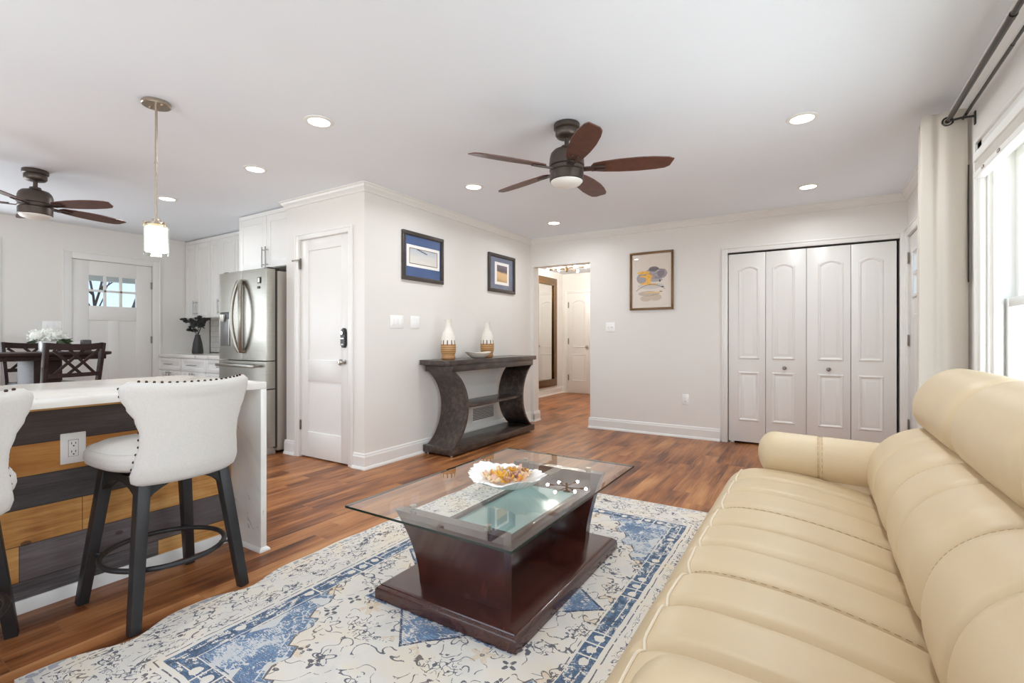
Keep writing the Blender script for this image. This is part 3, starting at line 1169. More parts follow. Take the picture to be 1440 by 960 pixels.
mb.box(g0, g1, n1, n1 + 0.012, gw1, gw1 + 0.03, bevel=0.004)
mb.box(g0, g1, n1, n1 + 0.012, gw0 - 0.03, gw0, bevel=0.004)
raised(mb, arch_outline(g0, 5.08, 0.25, 1.33, 0, n1))
raised(mb, arch_outline(5.165, g1, 0.25, 1.33, 0, n1))
mb.build('leaf', M['door'], d)
mb = MB(T)
mb.box(g0, g1, n0 + 0.018, n0 + 0.024, gw0, gw1)
mb.build('glazing', M['pane'], d)
for w in (0.34, 1.10, 1.84):
    hinge(T, u1 + 0.004, w, d, -0.002, h=0.1)
knob('knob', T, u0 + 0.07, -0.008, 0.90, d, r=0.027, stem=0.045, mat='nickel_warm')
knob('deadbolt', T, u0 + 0.07, -0.008, 1.08, d, r=0.027, stem=0.02, mat='nickel_warm')

# ---- narrow hall closet door
T = face_my(HYE)
d = sthing('door_6', 'narrow white arched-panel door at the end of the hallway', 'door', (-4.31, HYE, 0))
mb = MB(T)
mb.box(-4.306, -3.804, 0.0, 0.012, 0.012, 2.036, bevel=0.002)
raised(mb, arch_outline(-4.20, -3.91, 0.93, 1.90, 0.05, 0.012))
raised(mb, arch_outline(-4.20, -3.91, 0.25, 0.80, 0.0, 0.012))
mb.build('leaf', M['door'], d, angle=25)
for w in (0.32, 1.06, 1.80):
    hinge(T, -4.285, w, d, 0.012, h=0.12)
knob('knob', T, -3.865, 0.012, 0.956, d, r=0.027, stem=0.045)

# ---- front window (right)
T = face_mx(RX)
w = sthing('window_1', 'white double-hung front window behind the sofa', 'window', (RX, WN0, WNB))
mb = MB(T)
for a, b in ((WN0 - 0.09, WN0), (WN1, WN1 + 0.09)):
    mb.box(a, b, 0, 0.018, WNB - 0.09, WNT + 0.09, bevel=0.003)
    o = a - 0.0015 if a < WN0 else b - 0.0205
    mb.box(o, o + 0.022, 0.0004, 0.03, WNB - 0.085, WNT + 0.0915, bevel=0.005)
    i0 = b - 0.0105 if a < WN0 else a - 0.0015
    mb.box(i0, i0 + 0.012, 0.0004, 0.024, WNB, WNT, bevel=0.003)
mb.box(WN0 - 0.09, WN1 + 0.09, 0, 0.018, WNT, WNT + 0.09, bevel=0.003)
mb.box(WN0 - 0.07, WN1 + 0.07, 0.0004, 0.03, WNT + 0.0695, WNT + 0.0915, bevel=0.005)
mb.box(WN0 - 0.11, WN1 + 0.11, -0.02, 0.05, WNB - 0.03, WNB, bevel=0.006)
mb.build('window_casing', M['trim'], w)
mb = MB(T)
mb.box(WN0 - 0.001, WN0 + 0.02, -0.13, -0.001, WNB, WNT)
mb.box(WN1 - 0.02, WN1 + 0.001, -0.13, -0.001, WNB, WNT)
mb.box(WN0 + 0.02, WN1 - 0.02, -0.13, -0.001, WNT - 0.02, WNT + 0.001)
mb.box(WN0 + 0.02, WN1 - 0.02, -0.13, -0.001, WNB - 0.001, WNB + 0.02)
units = [(2.49, WN1 - 0.02), (1.69, 2.45), (WN0 + 0.02, 1.65)]
for a, b in ((2.45, 2.49), (1.65, 1.69)):
    mb.box(a, b, -0.13, 0.004, WNB, WNT, bevel=0.003)
for s_ in (-1,):
    mb.box(WN1 - 0.045, WN1 - 0.0195, -0.05, -0.015, WNB + 0.021, WNT - 0.021, bevel=0.003)
mb.build('window_jamb', M['trim'], w)
MID = 1.285
for a, b in units:
    for nm, z0, z1, nn in (('upper_sash', MID - 0.02, WNT - 0.02, -0.095), ('lower_sash', WNB + 0.02, MID + 0.025, -0.06)):
        mb = MB(T)
        f = 0.05
        mb.box(a, a + f, nn - 0.03, nn, z0, z1, bevel=0.004)
        mb.box(b - f, b, nn - 0.03, nn, z0, z1, bevel=0.004)
        mb.box(a + f, b - f, nn - 0.03, nn, z0, z0 + 0.045, bevel=0.004)
        mb.box(a + f, b - f, nn - 0.03, nn, z1 - 0.045, z1, bevel=0.004)
        sa = mb.build(nm, M['trim'], w)
        mb = MB(T)
        mb.box(a + f, b - f, nn - 0.018, nn - 0.012, z0 + 0.045, z1 - 0.045)
        mb.build('glazing', M['pane'], sa)
        if nm == 'lower_sash':
            mb = MB(T)
            mb.box((a + b) / 2 - 0.03, (a + b) / 2 + 0.03, nn - 0.02, nn + 0.004, z1, z1 + 0.014, bevel=0.004)
            mb.build('sash_latch', M['trim'], sa)

# unseen rear window, added to let in fill light, and the patio window
w2 = sthing('added_rear_window', 'wide white-framed rear window added unseen behind the camera', 'window', (-2.6, REAR, 0.2))
mb = MB()
for xx in (-5.0, -3.45, -1.9, -0.35):
    mb.box(xx, xx + 0.05, REAR - 0.12, REAR - 0.02, 0.2, 2.25, bevel=0.004)
mb.box(-5.0, -0.3, REAR - 0.12, REAR - 0.02, 0.2, 0.25)
mb.box(-5.0, -0.3, REAR - 0.12, REAR - 0.02, 2.2, 2.25)
mb.build('window_frame', M['trim'], w2)
w3 = sthing('window_3', 'white patio window at the left end of the kitchen', 'window', (LX, 0, 0.15))
mb = MB()
for yy in (-1.37, -0.48, 0.43, 1.32):
    mb.box(LX - 0.12, LX - 0.02, yy, yy + 0.05, 0.15, 2.1, bevel=0.004)
mb.box(LX - 0.12, LX - 0.02, -1.37, 1.37, 0.15, 0.2)
mb.box(LX - 0.12, LX - 0.02, -1.37, 1.37, 2.05, 2.1)
mb.build('window_frame', M['trim'], w3)

w4 = sthing('added_side_window', 'white side window added unseen beyond the near end of the sofa', 'window', (RX, -1.2, 0.3))  # unseen window, added to let in light from the side
mb = MB()
for yy in (-2.2, -1.225, -0.25):
    mb.box(RX + 0.02, RX + 0.12, yy, yy + 0.05, 0.3, 2.05, bevel=0.004)
mb.box(RX + 0.02, RX + 0.12, -2.2, -0.2, 0.3, 0.35)
mb.box(RX + 0.02, RX + 0.12, -2.2, -0.2, 2.0, 2.05)
mb.build('window_frame', M['trim'], w4)

# tile backsplash
mb = MB()
mb.box(LX + 0.004, -5.3, KY - 0.009, KY, 0.918, 1.39)
struct(mb.build('wall_backsplash', M['tile']))
mb = MB()
mb.box(LX + 0.001, LX + 0.014, KY - 0.012, KY - 0.001, 0.918, 1.39)
mb.box(LX + 0.001, -5.3, KY - 0.014, KY - 0.009, 0.918, 0.924)
struct(mb.build('trim_backsplash', M['slot']))

# =================================================================== LIGHT FITTINGS
def recessed(x, y, label, watts=None):
    t = thing('recessed_light', label, 'ceiling light', (x, y, H), 0, 'recessed ceiling lights')
    mb = MB()
    mb.lathe([(0.062, -0.0005), (0.085, -0.0005), (0.085, -0.004), (0.08, -0.007), (0.064, -0.008), (0.062, -0.004)], 32)
    mb.bm.faces.ensure_lookup_table()
    bmesh.ops.delete(mb.bm, geom=[f for f in mb.bm.faces if len(f.verts) > 4], context='FACES')
    mb.build('trim_ring', M['trim'], t, local=True)
    mb = MB()
    mb.lathe([(0, -0.002), (0.062, -0.002), (0.062, -0.004), (0, -0.006)], 32)
    mb.build('lens', M['can_light'], t, local=True)
    l = area('downlight', (x, y, H - 0.012), (0, 0, 0), 0.12, 0.12, watts or CAN_W, WARM, 'DISK', radians(165))
    return t


recessed(-2.56, 1.87, 'large round recessed ceiling light nearest the hanging pendant')
recessed(-3.70, 2.13, 'round recessed ceiling light in front of the white cabinet over the refrigerator', CAN_KITCHEN_W)
recessed(-5.19, 2.14, 'small round recessed ceiling light just right of the pendant rod', 5.0)
recessed(-2.52, 3.39, 'round recessed ceiling light to the left of the dark five-blade fan')
recessed(-2.53, 4.94, 'round recessed ceiling light under the fan, nearest the hall opening')
recessed(-0.065, 3.385, 'big round recessed ceiling light right of the fan, nearest the curtain')
recessed(-0.05, 4.935, 'round recessed ceiling light in front of the bifold closet')
# the ceiling grid's next downlight and further unseen ones, added for more light
for xy in ((-0.06, 1.87), (-2.55, 0.2), (-5.2, 0.2), (-0.06, -1.0)):
    area('downlight', (xy[0], xy[1], H - 0.012), (0, 0, 0), 0.12, 0.12, CAN_W if xy[0] > -1 else CAN_KITCHEN_W, WARM, 'DISK', radians(165))


def fan(x, y, angs, label, tilt=12):
    t = thing('ceiling_fan', label, 'ceiling fan', (x, y, H))
    mb = MB()
    mb.lathe([(0, -0.0005), (0.078, -0.0005), (0.080, -0.004), (0.080, -0.03), (0.074, -0.034), (0.068, -0.037), (0.070, -0.045), (0.070, -0.068), (0.060, -0.082), (0.040, -0.088), (0, -0.088)], 36)
    mb.build('canopy', M['bronze'], t, local=True)
    mb = MB()
    mb.lathe([(0.014, -0.085), (0.014, -0.135), (0.033, -0.136), (0.036, -0.142), (0.036, -0.158), (0.014, -0.16)], 24)
    mb.build('downrod', M['bronze'], t, local=True)
    mb = MB()
    mb.lathe([(0, -0.155), (0.05, -0.156), (0.082, -0.166), (0.098, -0.184), (0.105, -0.21), (0.108, -0.245), (0.108, -0.262), (0.100, -0.266), (0.100, -0.276), (0.106, -0.279), (0.106, -0.290), (0.098, -0.296), (0.098, -0.302), (0.104, -0.304), (0.104, -0.350), (0.098, -0.354), (0, -0.354)], 40)
    mb.build('motor_housing', M['bronze'], t, local=True)
    mb = MB()
    mb.lathe([(0.098, -0.352), (0.097, -0.358), (0.085, -0.372), (0.055, -0.383), (0, -0.388)], 40)
    mb.build('light_bowl', M['opal'], t, local=True)
    for a in angs:
        a = radians(a)
        R = Matrix.Rotation(a, 4, 'Z') @ Matrix.Translation((0, 0, -0.277)) @ Matrix.Rotation(radians(-tilt), 4, 'X')
        mb = MB(R)
        # blade outline: narrow root, widest past the middle, angled tip
        out = [(0.165, 0.040), (0.22, 0.052), (0.32, 0.064), (0.43, 0.069), (0.53, 0.064), (0.585, 0.055), (0.612, 0.035)]
        out2 = [(0.632, -0.030), (0.60, -0.048), (0.52, -0.062), (0.43, -0.068), (0.32, -0.064), (0.22, -0.052), (0.165, -0.040), (0.15, -0.015), (0.15, 0.015)]
        mb.prism(out + out2, -0.003, 0.004, 'z')
        bl = mb.build('blade', M['blade'], t, local=True)
        mb = MB(R)
        mb.bar((0.085, 0, -0.008), (0.165, 0, -0.008), 0.045, 0.008, bevel=0.002)
        mb.bar((0.15, 0.02, -0.008), (0.235, 0.016, -0.008), 0.020, 0.007, bevel=0.002, w2=0.012)
        mb.bar((0.15, -0.02, -0.008), (0.235, -0.016, -0.008), 0.020, 0.007, bevel=0.002, w2=0.012)
        mb.build('blade_bracket', M['bronze'], bl, local=True)
    return t


fan(-1.30, 2.71, [-124, -52, 20, 92, 164], 'dark bronze five-blade ceiling fan over the glass coffee table', tilt=13)
fan(-5.2, 1.23, [29, 101, 173, 245, -43], 'dark five-blade ceiling fan over the dining table at the left')

# pendant over the island
px, py = -3.13, 1.236
t = thing('pendant_lamp', 'brushed nickel rod pendant with a lit frosted cylinder shade over the island', 'pendant lamp', (px, py, H))
mb = MB()
mb.lathe([(0, -0.0005), (0.068, -0.0005), (0.070, -0.004), (0.070, -0.018), (0.066, -0.022), (0, -0.022)], 36)
for s in (-1, 1):
    mb.lathe([(0, -0.022), (0.008, -0.022), (0.008, -0.028), (0, -0.030)], 12, (s * 0.042, 0.012 * s, 0))
mb.build('canopy', M['nickel_warm'], t, local=True)
mb = MB()
mb.tube([(0, 0, -0.02), (0, 0, -0.34)], 0.0065, 12)
mb.tube([(0, 0, -0.335), (0, 0, -0.345)], 0.008, 12)
mb.tube([(0, 0, -0.345), (0, 0, -0.665)], 0.0055, 12)
mb.build('rod', M['nickel_warm'], t, local=True)
mb = MB()
mb.lathe([(0, -0.655), (0.020, -0.655), (0.022, -0.66), (0.022, -0.675), (0.048, -0.677), (0.05, -0.682), (0.05, -0.69), (0.018, -0.692), (0.018, -0.73), (0, -0.73)], 28)
for k in range(3):
    a = 2 * pi * k / 3 + 0.4
    mb.tube([(0.045 * cos(a), 0.045 * sin(a), -0.684), (0.062 * cos(a), 0.062 * sin(a), -0.684)], 0.005, 8)
    mb.box(0.057 * cos(a) - 0.006, 0.057 * cos(a) + 0.006, 0.057 * sin(a) - 0.006, 0.057 * sin(a) + 0.006, -0.705, -0.672, bevel=0.002)
mb.build('socket_cap', M['nickel_warm'], t, local=True)
mb = MB()
mb.lathe([(0.050, -0.705), (0.053, -0.702), (0.053, -0.835), (0.050, -0.838), (0.047, -0.835), (0.047, -0.708)], 36)
mb.lathe([(0, -0.70), (0.050, -0.700), (0.050, -0.704), (0, -0.704)], 36)
mb.build('inner_shade', M['shade_glow'], t, local=True)
mb = MB()
mb.lathe([(0.059, -0.700), (0.061, -0.698), (0.061, -0.855), (0.059, -0.857), (0.0575, -0.855), (0.0575, -0.702)], 36)
mb.build('outer_glass', M['clear_glass'], t, local=True)
l = bpy.data.lights.new('pendant_bulb', 'POINT')
l.energy = 4.5
l.color = (1, 0.86, 0.66)
l.shadow_soft_size = 0.03
o = bpy.data.objects.new('pendant_bulb', l)
COL.objects.link(o)
o.location = (px, py, H - 0.88)

# hall light: six arms with bare bulbs
hx, hy = -3.70, 7.71
t = thing('hall_ceiling_light', 'brass sputnik ceiling light with bare bulbs in the hallway', 'ceiling light', (hx, hy, H))
mb = MB()
mb.lathe([(0, -0.0005), (0.06, -0.0005), (0.06, -0.015), (0.055, -0.018), (0.02, -0.018), (0.02, -0.15), (0.016, -0.156), (0, -0.156)], 24)
mb.build('stem', M['brass'], t, local=True)
for k in range(6):
    a = radians(60 * k + 20)
    zz = -0.075 - 0.03 * (k % 2)
    mb = MB()
    mb.tube([(0, 0, zz), (0.25 * cos(a), 0.25 * sin(a), zz + 0.0)], 0.006, 8)
    mb.tube([(0.23 * cos(a), 0.23 * sin(a), zz), (0.30 * cos(a), 0.30 * sin(a), zz)], 0.014, 10)
    ar = mb.build('arm', M['brass'], t, local=True)
    mb = MB()
    mb.ball((0.335 * cos(a), 0.335 * sin(a), zz), 0.022, 14)
    mb.build('bulb', M['bulb'], ar, local=True)


# =================================================================== WALL THINGS
def frame_ring(mb, u0, u1, w0, w1, wd, n0, n1, bevel=0.003):
    for a, b, c, d in ((u0, u1, w0, w0 + wd), (u0, u1, w1 - wd, w1), (u0, u0 + wd, w0 + wd, w1 - wd), (u1 - wd, u1, w0 + wd, w1 - wd)):
        mb.box(a, b, n0, n1, c, d, bevel=bevel)


def art_mat(name, fn, rough=0.35):
    m, nt, b = new_mat(name)
    X.nt = nt
    x, y, z = xcoord()
    nt.links.new(fn(x, y, z), b.inputs['Base Color'])
    b.inputs['Roughness'].default_value = rough
    b.inputs['Coat Weight'].default_value = 0.5
    b.inputs['Coat Roughness'].default_value = 0.02
    return m


def art_left(x, y, z):
    # pale sketch of a shoreline with a dark boat-like stroke
    n = xnoise(xvec(y * 8.0, z * 30.0), 1.0, 3.0)
    col = xramp(z * 2.2 + n * 0.15 + 0.42, [(0.35, lin((226, 222, 214))), (0.52, lin((214, 212, 208))), (0.6, lin((196, 200, 206)))])
    cur = z - 0.062 + (y + 0.045) * 0.22
    st = (cur.abs() < 0.005) * y.band(-0.10, 0.05)
    col = xmix(st, col, lin((66, 72, 92)))
    cur2 = z - 0.078 + (y - 0.04) * 0.06
    st2 = (cur2.abs() < 0.003 + n * 0.004) * y.band(-0.08, 0.17)
    return xmix(st2 * 0.6, col, lin((128, 134, 148)))


def art_right(x, y, z):
    # hazy hills over golden sand
    n = xnoise(xvec(y * 7.0, z * 24.0, 4.0), 1.0, 4.0, 0.6)
    f = z + (n - 0.5) * 0.09 + y * 0.08
    return xramp(f * 2.2 + 0.5, [(0.12, lin((214, 178, 130))), (0.26, lin((170, 124, 74))), (0.36, lin((216, 180, 132))), (0.5, lin((226, 190, 140))), (0.56, lin((92, 76, 82))), (0.72, lin((120, 106, 116))), (0.9, lin((150, 138, 140)))])


def art_abstract(x, y, z):
    """loose layered strokes: grey-violet cloud, yellow strokes, black arc, taupe wash"""
    base = lin((226, 214, 202))
    n = xnoise(xvec(x * 9.0, z * 9.0, 1.0), 1.0, 4.0, 0.6)
    w = (n - 0.5) * 0.12
    n2 = xnoise(xvec(x * 26.0, z * 50.0, 2.0), 1.0, 3.0)

    def ell(cx, cz, rx, rz, k=1.0):
        dx = (x - cx) / rx
        dz = (z - cz) / rz
        return (dx * dx + dz * dz).sqrt() + w * (4.0 * k) < 1.0
    col = xmix(0.0, base, base)
    col = xmix(ell(-0.03, -0.150, 0.13, 0.03) * 0.75, col, lin((176, 160, 142)))
    col = xmix(ell(-0.06, -0.205, 0.07, 0.035, 0.6).max(ell(0.05, -0.195, 0.07, 0.04, 0.6)) * 0.55, col, lin((178, 152, 122)))
    col = xmix(ell(-0.01, -0.06, 0.15, 0.035) * 0.6, col, lin((186, 182, 180)))
    col = xmix(ell(-0.11, 0.03, 0.06, 0.06) * 0.8, col, lin((140, 132, 142)))
    col = xmix(ell(0.05, 0.08, 0.13, 0.065, 1.2) * 0.85, col, xramp(n2, [(0.4, lin((112, 104, 114))), (0.6, lin((158, 148, 158)))]))
    col = xmix(ell(0.03, 0.135, 0.06, 0.03, 0.6) * 0.9, col, lin((96, 88, 94)))
    col = xmix(ell(0.11, 0.085, 0.04, 0.05, 0.5) * 0.8, col, lin((120, 110, 118)))
    col = xmix(ell(0.05, 0.005, 0.08, 0.02, 0.7) * 0.8, col, lin((150, 146, 152)))
    yel = ell(-0.09, 0.098, 0.075, 0.018, 0.4).max(ell(-0.055, 0.055, 0.08, 0.014, 0.5)).max(ell(-0.03, 0.03, 0.035, 0.055, 0.5)).max(ell(-0.06, -0.03, 0.065, 0.016, 0.5)).max(ell(0.02, -0.045, 0.05, 0.009, 0.4))
    col = xmix(yel * 0.95, col, xramp(n2, [(0.35, lin((226, 160, 36))), (0.6, lin((246, 192, 74)))]))
    col = xmix(ell(0.02, -0.138, 0.11, 0.008, 0.3) * 0.9, col, lin((232, 196, 120)))
    arc = (z + 0.045 + x * x * 2.2 + w * 0.08).abs() < 0.004
    col = xmix(arc * x.band(-0.18, 0.16) * 0.8, col, lin((104, 96, 92)))
    col = xmix(ell(0.13, -0.075, 0.02, 0.008, 0.3).max(ell(0.11, -0.128, 0.018, 0.005, 0.3)).max(ell(0.10, -0.005, 0.010, 0.016, 0.3)) * 0.9, col, lin((48, 44, 44)))
    return col


M['art_left'] = art_mat('shoreline_sketch', art_left)
M['art_right'] = art_mat('sandy_landscape_print', art_right)
M['art_abstract'] = art_mat('abstract_print', art_abstract)
M['mat_blue'] = simple('blue_mount_board', (74, 97, 142), 0.3, var=0.08, scale=6, coat=0.6)
M['mat_slate'] = simple('slate_mount_board', (108, 116, 138), 0.3, var=0.12, scale=8, coat=0.6)
M['mat_white'] = simple('white_mount_board', (244, 241, 236), 0.5, var=0.005)
M['mat_cream'] = simple('cream_mount_board', (230, 219, 207), 0.5, var=0.01)


def picture(T, c, u, w, hu, hw, label, frame, fw, board, inner, art, line=None, name='framed_picture'):
    """hu, hw half sizes"""
    P = T @ Vector((u, 0, w))
    t = thing(name, label, 'framed picture', P)
    mb = MB(T)
    frame_ring(mb, u - hu, u + hu, w - hw, w + hw, fw, 0.002, 0.026, 0.004)
    frame_ring(mb, u - hu + fw * 0.7, u + hu - fw * 0.7, w - hw + fw * 0.7, w + hw - fw * 0.7, fw * 0.45, 0.002, 0.020, 0.002)
    mb.build('frame', M[frame], t)
    mb = MB(T)
    mb.box(u - hu + fw * 0.9, u + hu - fw * 0.9, 0.002, 0.010, w - hw + fw * 0.9, w + hw - fw * 0.9)
    mb.build('mount_board', M[board], t)
    if inner:
        a, b, c0, d0 = inner
        mb = MB(T)
        mb.box(u + a, u + b, 0.009, 0.0115, w + c0, w + d0)
        mb.build('inner_mount', M['mat_white'], t)
    a, b, c0, d0 = art[0]
    if line:
        mb = MB(T)
        frame_ring(mb, u + a - 0.006, u + b + 0.006, w + c0 - 0.006, w + d0 + 0.006, 0.005, 0.011, 0.013, 0)
        mb.build('fillet', M[line], t)
    mb = MB(T)
    mb.box(u + a, u + b, 0.010, 0.0125, w + c0, w + d0)
    mb.build('print', M[art[1]], t)
    return t


T = face_px(PX)
picture(T, None, 3.540, 1.899, 0.290, 0.232, 'black-framed picture with a blue mount and a wide white panel, left of two', 'frame_black', 0.035,
        'mat_blue', (-0.232, 0.235, -0.100, 0.107), ((-0.19, 0.195, -0.066, 0.072), 'art_left'), 'frame_bronze')
picture(T, None, 4.935, 1.903, 0.292, 0.230, 'black-framed picture with a slate mount and sandy landscape, right of two', 'frame_black', 0.035,
        'mat_slate', (-0.155, 0.155, -0.135, 0.135), ((-0.11, 0.115, -0.10, 0.10), 'art_right'))
picture(face_my(BY), None, -1.618, 1.790, 0.254, 0.339, 'bronze-framed abstract print with yellow and grey brushstrokes on the far wall', 'frame_bronze', 0.022,
        'mat_cream', None, ((-0.20, 0.20, -0.285, 0.285), 'art_abstract'))


def plate(T, u, w, label, kind, gangs=1, hw=0.058):
    wd = 0.036 + 0.023 * (gangs - 1)
    P = T @ Vector((u, 0, w))
    t = thing('outlet_plate' if kind == 'outlet' else 'switch_plate', label, 'wall outlet' if kind == 'outlet' else 'light switch', P)
    mb = MB(T)
    mb.box(u - wd, u + wd, 0.0003, 0.006, w - hw, w + hw, bevel=0.003)
    mb.build('cover_plate', M['plate'], t)
    for g in range(gangs):
        uu = u + (g - (gangs - 1) / 2) * 0.046
        if kind == 'outlet':
            mb = MB(T)
            mb.box(uu - 0.017, uu + 0.017, 0.005, 0.008, w - 0.034, w + 0.034, bevel=0.002)
            so = mb.build('receptacle', M['plate'], t)
            mb = MB(T)
            for s in (-1, 1):
                c = w + s * 0.018
                mb.box(uu - 0.008, uu - 0.0055, 0.0075, 0.0084, c - 0.001, c + 0.008)
                mb.box(uu + 0.0055, uu + 0.008, 0.0075, 0.0084, c - 0.001, c + 0.008)
                mb.lathe([(0, 0.0075), (0.003, 0.0075), (0.003, 0.0084), (0, 0.0084)], 10, (uu, 0, c - 0.008), 'y')
            mb.build('socket_slots', M['slot'], so)
        elif kind == 'switch':
            mb = MB(T)
            mb.box(uu - 0.016, uu + 0.016, 0.005, 0.009, w - 0.033, w + 0.033, bevel=0.002)
            mb.build('rocker', M['plate'], t)
        elif kind == 'toggle':
            mb = MB(T)
            mb.bar((uu, 0.004, w - 0.004), (uu, 0.016, w + 0.008), 0.009, 0.012, bevel=0.001)
            mb.build('toggle', M['plate'], t)
    return t


plate(face_px(PX), 3.194, 1.27, 'white three-gang switch plate on the wall below the left blue picture', 'switch', 3)
plate(face_px(PX), 3.430, 1.27, 'blank-looking white single wall plate right of the three-gang switch', 'blank', 2)
plate(face_my(BY), -2.12, 1.254, 'white two-toggle switch plate beside the hall opening', 'toggle', 2)
plate(face_my(BY), -1.235, 0.43, 'white outlet low on the far wall left of the closet', 'outlet', 1)
plate(face_px(LX), 1.865, 1.255, 'white switch plate on the kitchen wall behind the white flowers', 'switch', 3)
plate(face_mx(HO1), 7.4, 1.2, 'white switch plate inside the hallway', 'switch', 2)

# wall register behind the console
T = face_px(PX)
t = thing('wall_register', 'white louvred air vent low on the wall behind the console', 'air vent', (PX, 4.56, 0.255))
mb = MB(T)
frame_ring(mb, 4.33, 4.79, 0.165, 0.345, 0.022, 0.0004, 0.008, 0.002)
mb.build('vent_frame', M['trim'], t)
mb = MB(T)
mb.box(4.345, 4.775, 0.0003, 0.002, 0.18, 0.33)
mb.build('backing', M['slot'], t)
for g in range(8):
    mb = MB(T)
    z0 = 0.191 + g * 0.0172
    mb.bar((4.35, 0.004, z0), (4.77, 0.004, z0), 0.0025, 0.011, up=(0, 0.5, 1))
    mb.build('louvre', M['trim'], t)

# hall mirror with a broad bronze frame
T = face_px(HXL)
t = thing('wall_mirror', 'tall mirror in a broad brown frame on the hallway wall', 'mirror', (HXL, 8.3, 1.24))
mb = MB(T)
frame_ring(mb, 7.80, 8.725, 0.17, 2.31, 0.145, 0.003, 0.035, 0.008)
frame_ring(mb, 7.915, 8.61, 0.285, 2.195, 0.03, 0.003, 0.045, 0.006)
mb.build('frame', M['frame_bronze'], t)
mb = MB(T)
mb.box(7.93, 8.595, 0.004, 0.012, 0.30, 2.18)
mb.build('mirror_glass', M['mirror'], t)

# =================================================================== CONSOLE TABLE
cx0, cx1, cy0, cy1 = -3.232, -2.862, 3.475, 5.12
t = thing('console_table', 'dark wood console table with curved C-shaped legs under the two blue-mounted pictures', 'console table', ((cx0 + cx1) / 2, (cy0 + cy1) / 2, 0))
mb = MB()
mb.box(cx0, cx1, cy0, cy1, 0.862, 0.910, bevel=0.003)
mb.build('tabletop', M['console'], t)
mb = MB()
mb.box(cx0 + 0.02, cx1 - 0.012, cy0 + 0.06, cy1 - 0.06, 0.800, 0.863, bevel=0.003)
mb.build('apron', M['console'], t)
mb = MB()
mb.box(cx0 + 0.005, cx1, cy0 + 0.045, cy1 - 0.045, 0.018, 0.088, bevel=0.004)
mb.build('plinth', M['console'], t)
yc = (cy0 + cy1) / 2
for s in (-1, 1):
    # arc in (Y, Z): from the apron down to the plinth, bulging towards the middle
    pts_o, pts_i = [], []
    z0, z1 = 0.086, 0.803
    sag, th = 0.205, 0.036
    n = 28
    base = (cy1 - 0.078) if s > 0 else (cy0 + 0.078)
    Rr = ((z1 - z0) ** 2 / 4 + sag ** 2) / (2 * sag)
    for i in range(n + 1):
        z = z0 + (z1 - z0) * i / n
        q = z - (z0 + z1) / 2
        off = sqrt(Rr * Rr - q * q) - (Rr - sag)
        pts_o.append((base - s * off, z))
        nrm = Vector((sqrt(Rr * Rr - q * q), q)).normalized()
        pts_i.append((base - s * (off + th * nrm.x * 1.0), z - 0.0))
    mb = MB()
    mb.prism(pts_o + pts_i[::-1], cx0 + 0.03, cx1 - 0.014, 'x')
    mb.build('leg', M['console'], t, angle=30)
mb = MB()
mb.box(cx0 + 0.04, cx1 - 0.035, cy0 + 0.31, cy1 - 0.31, 0.432, 0.458, bevel=0.002)
mb.build('shelf', M['console'], t)
for yy in (cy0 + 0.08, cy1 - 0.08):
    for xx in (cx0 + 0.04, cx1 - 0.04):
        mb = MB()
        mb.lathe([(0, 0), (0.014, 0), (0.014, 0.02), (0, 0.02)], 12, (xx, yy, 0))
        mb.build('foot', M['chrome'], t)

# two bottle vases
vp = [(0, 0), (0.058, 0), (0.066, 0.006), (0.069, 0.02), (0.064, 0.038), (0.066, 0.05), (0.074, 0.075), (0.076, 0.11), (0.074, 0.16), (0.068, 0.215), (0.058, 0.25), (0.044, 0.282), (0.034, 0.305), (0.031, 0.33), (0.033, 0.385), (0.036, 0.395), (0.030, 0.395), (0.026, 0.33), (0, 0.32)]
vo = None
for (x, y, lb, sc) in ((-3.06, 3.70, 'white and caramel bottle vase on the near end of the console', 1.0), (-3.07, 4.38, 'white and caramel bottle vase behind the small bowl on the console', 0.99)):
    mb = MB()
    mb.lathe([(r, z * sc) for r, z in vp], 40)
    o = mb.build('bottle_vase', M['vase'], angle=50)
    o.location = (x, y, 0.9101)
    tag(o, lb, 'vase', 'bottle vases on the console')


def bowl_fn(L, W, Hh, th, c, rot, lip=0.3):
    def f(i, j):
        # i: 0 outer bottom -> rim -> 1 inner bottom ; j: angle
        a = 2 * pi * j
        k = i * 2
        rr = min(1.0, k) if k <= 1 else max(0.0, 2 - k)
        z = (rr ** 2.2) * Hh
        if k > 1:
            z = max(z + th * (0.6 if rr > 0.97 else 1.0), th)
            rr = rr * 0.97
        r0 = 0.26 + 0.74 * rr if k <= 1 else rr
        e = 1 + lip * abs(cos(a)) ** 6 * rr
        x, y = L * r0 * cos(a) * e, W * r0 * sin(a)
        z += 0.25 * Hh * abs(cos(a)) ** 4 * rr ** 3
        return Vector((c[0] + x * cos(rot) - y * sin(rot), c[1] + x * sin(rot) + y * cos(rot), c[2] + z))
    return f


mb = MB()
mb.grid(bowl_fn(0.145, 0.105, 0.055, 0.008, (0, 0, 0), pi / 2 - 0.1), 25, 40, wrap_v=True)
V = [v for v in mb.bm.verts]
bmesh.ops.contextual_create(mb.bm, geom=[v for v in V[:40]])
o = mb.build('small_bowl', M['potwhite'], angle=60, merge=True)
o.location = (-2.985, 4.10, 0.9105)
tag(o, 'small white pointed bowl on the console between the two vases', 'bowl')
o.data.materials.clear()
o.data.materials.append(simple('speckled_cream_ceramic', (222, 214, 202), 0.4, var=0.08, scale=60))

# =================================================================== RUG
mb = MB()
nx, ny = 48, 72
HXr, HYr = 0.93, 1.40


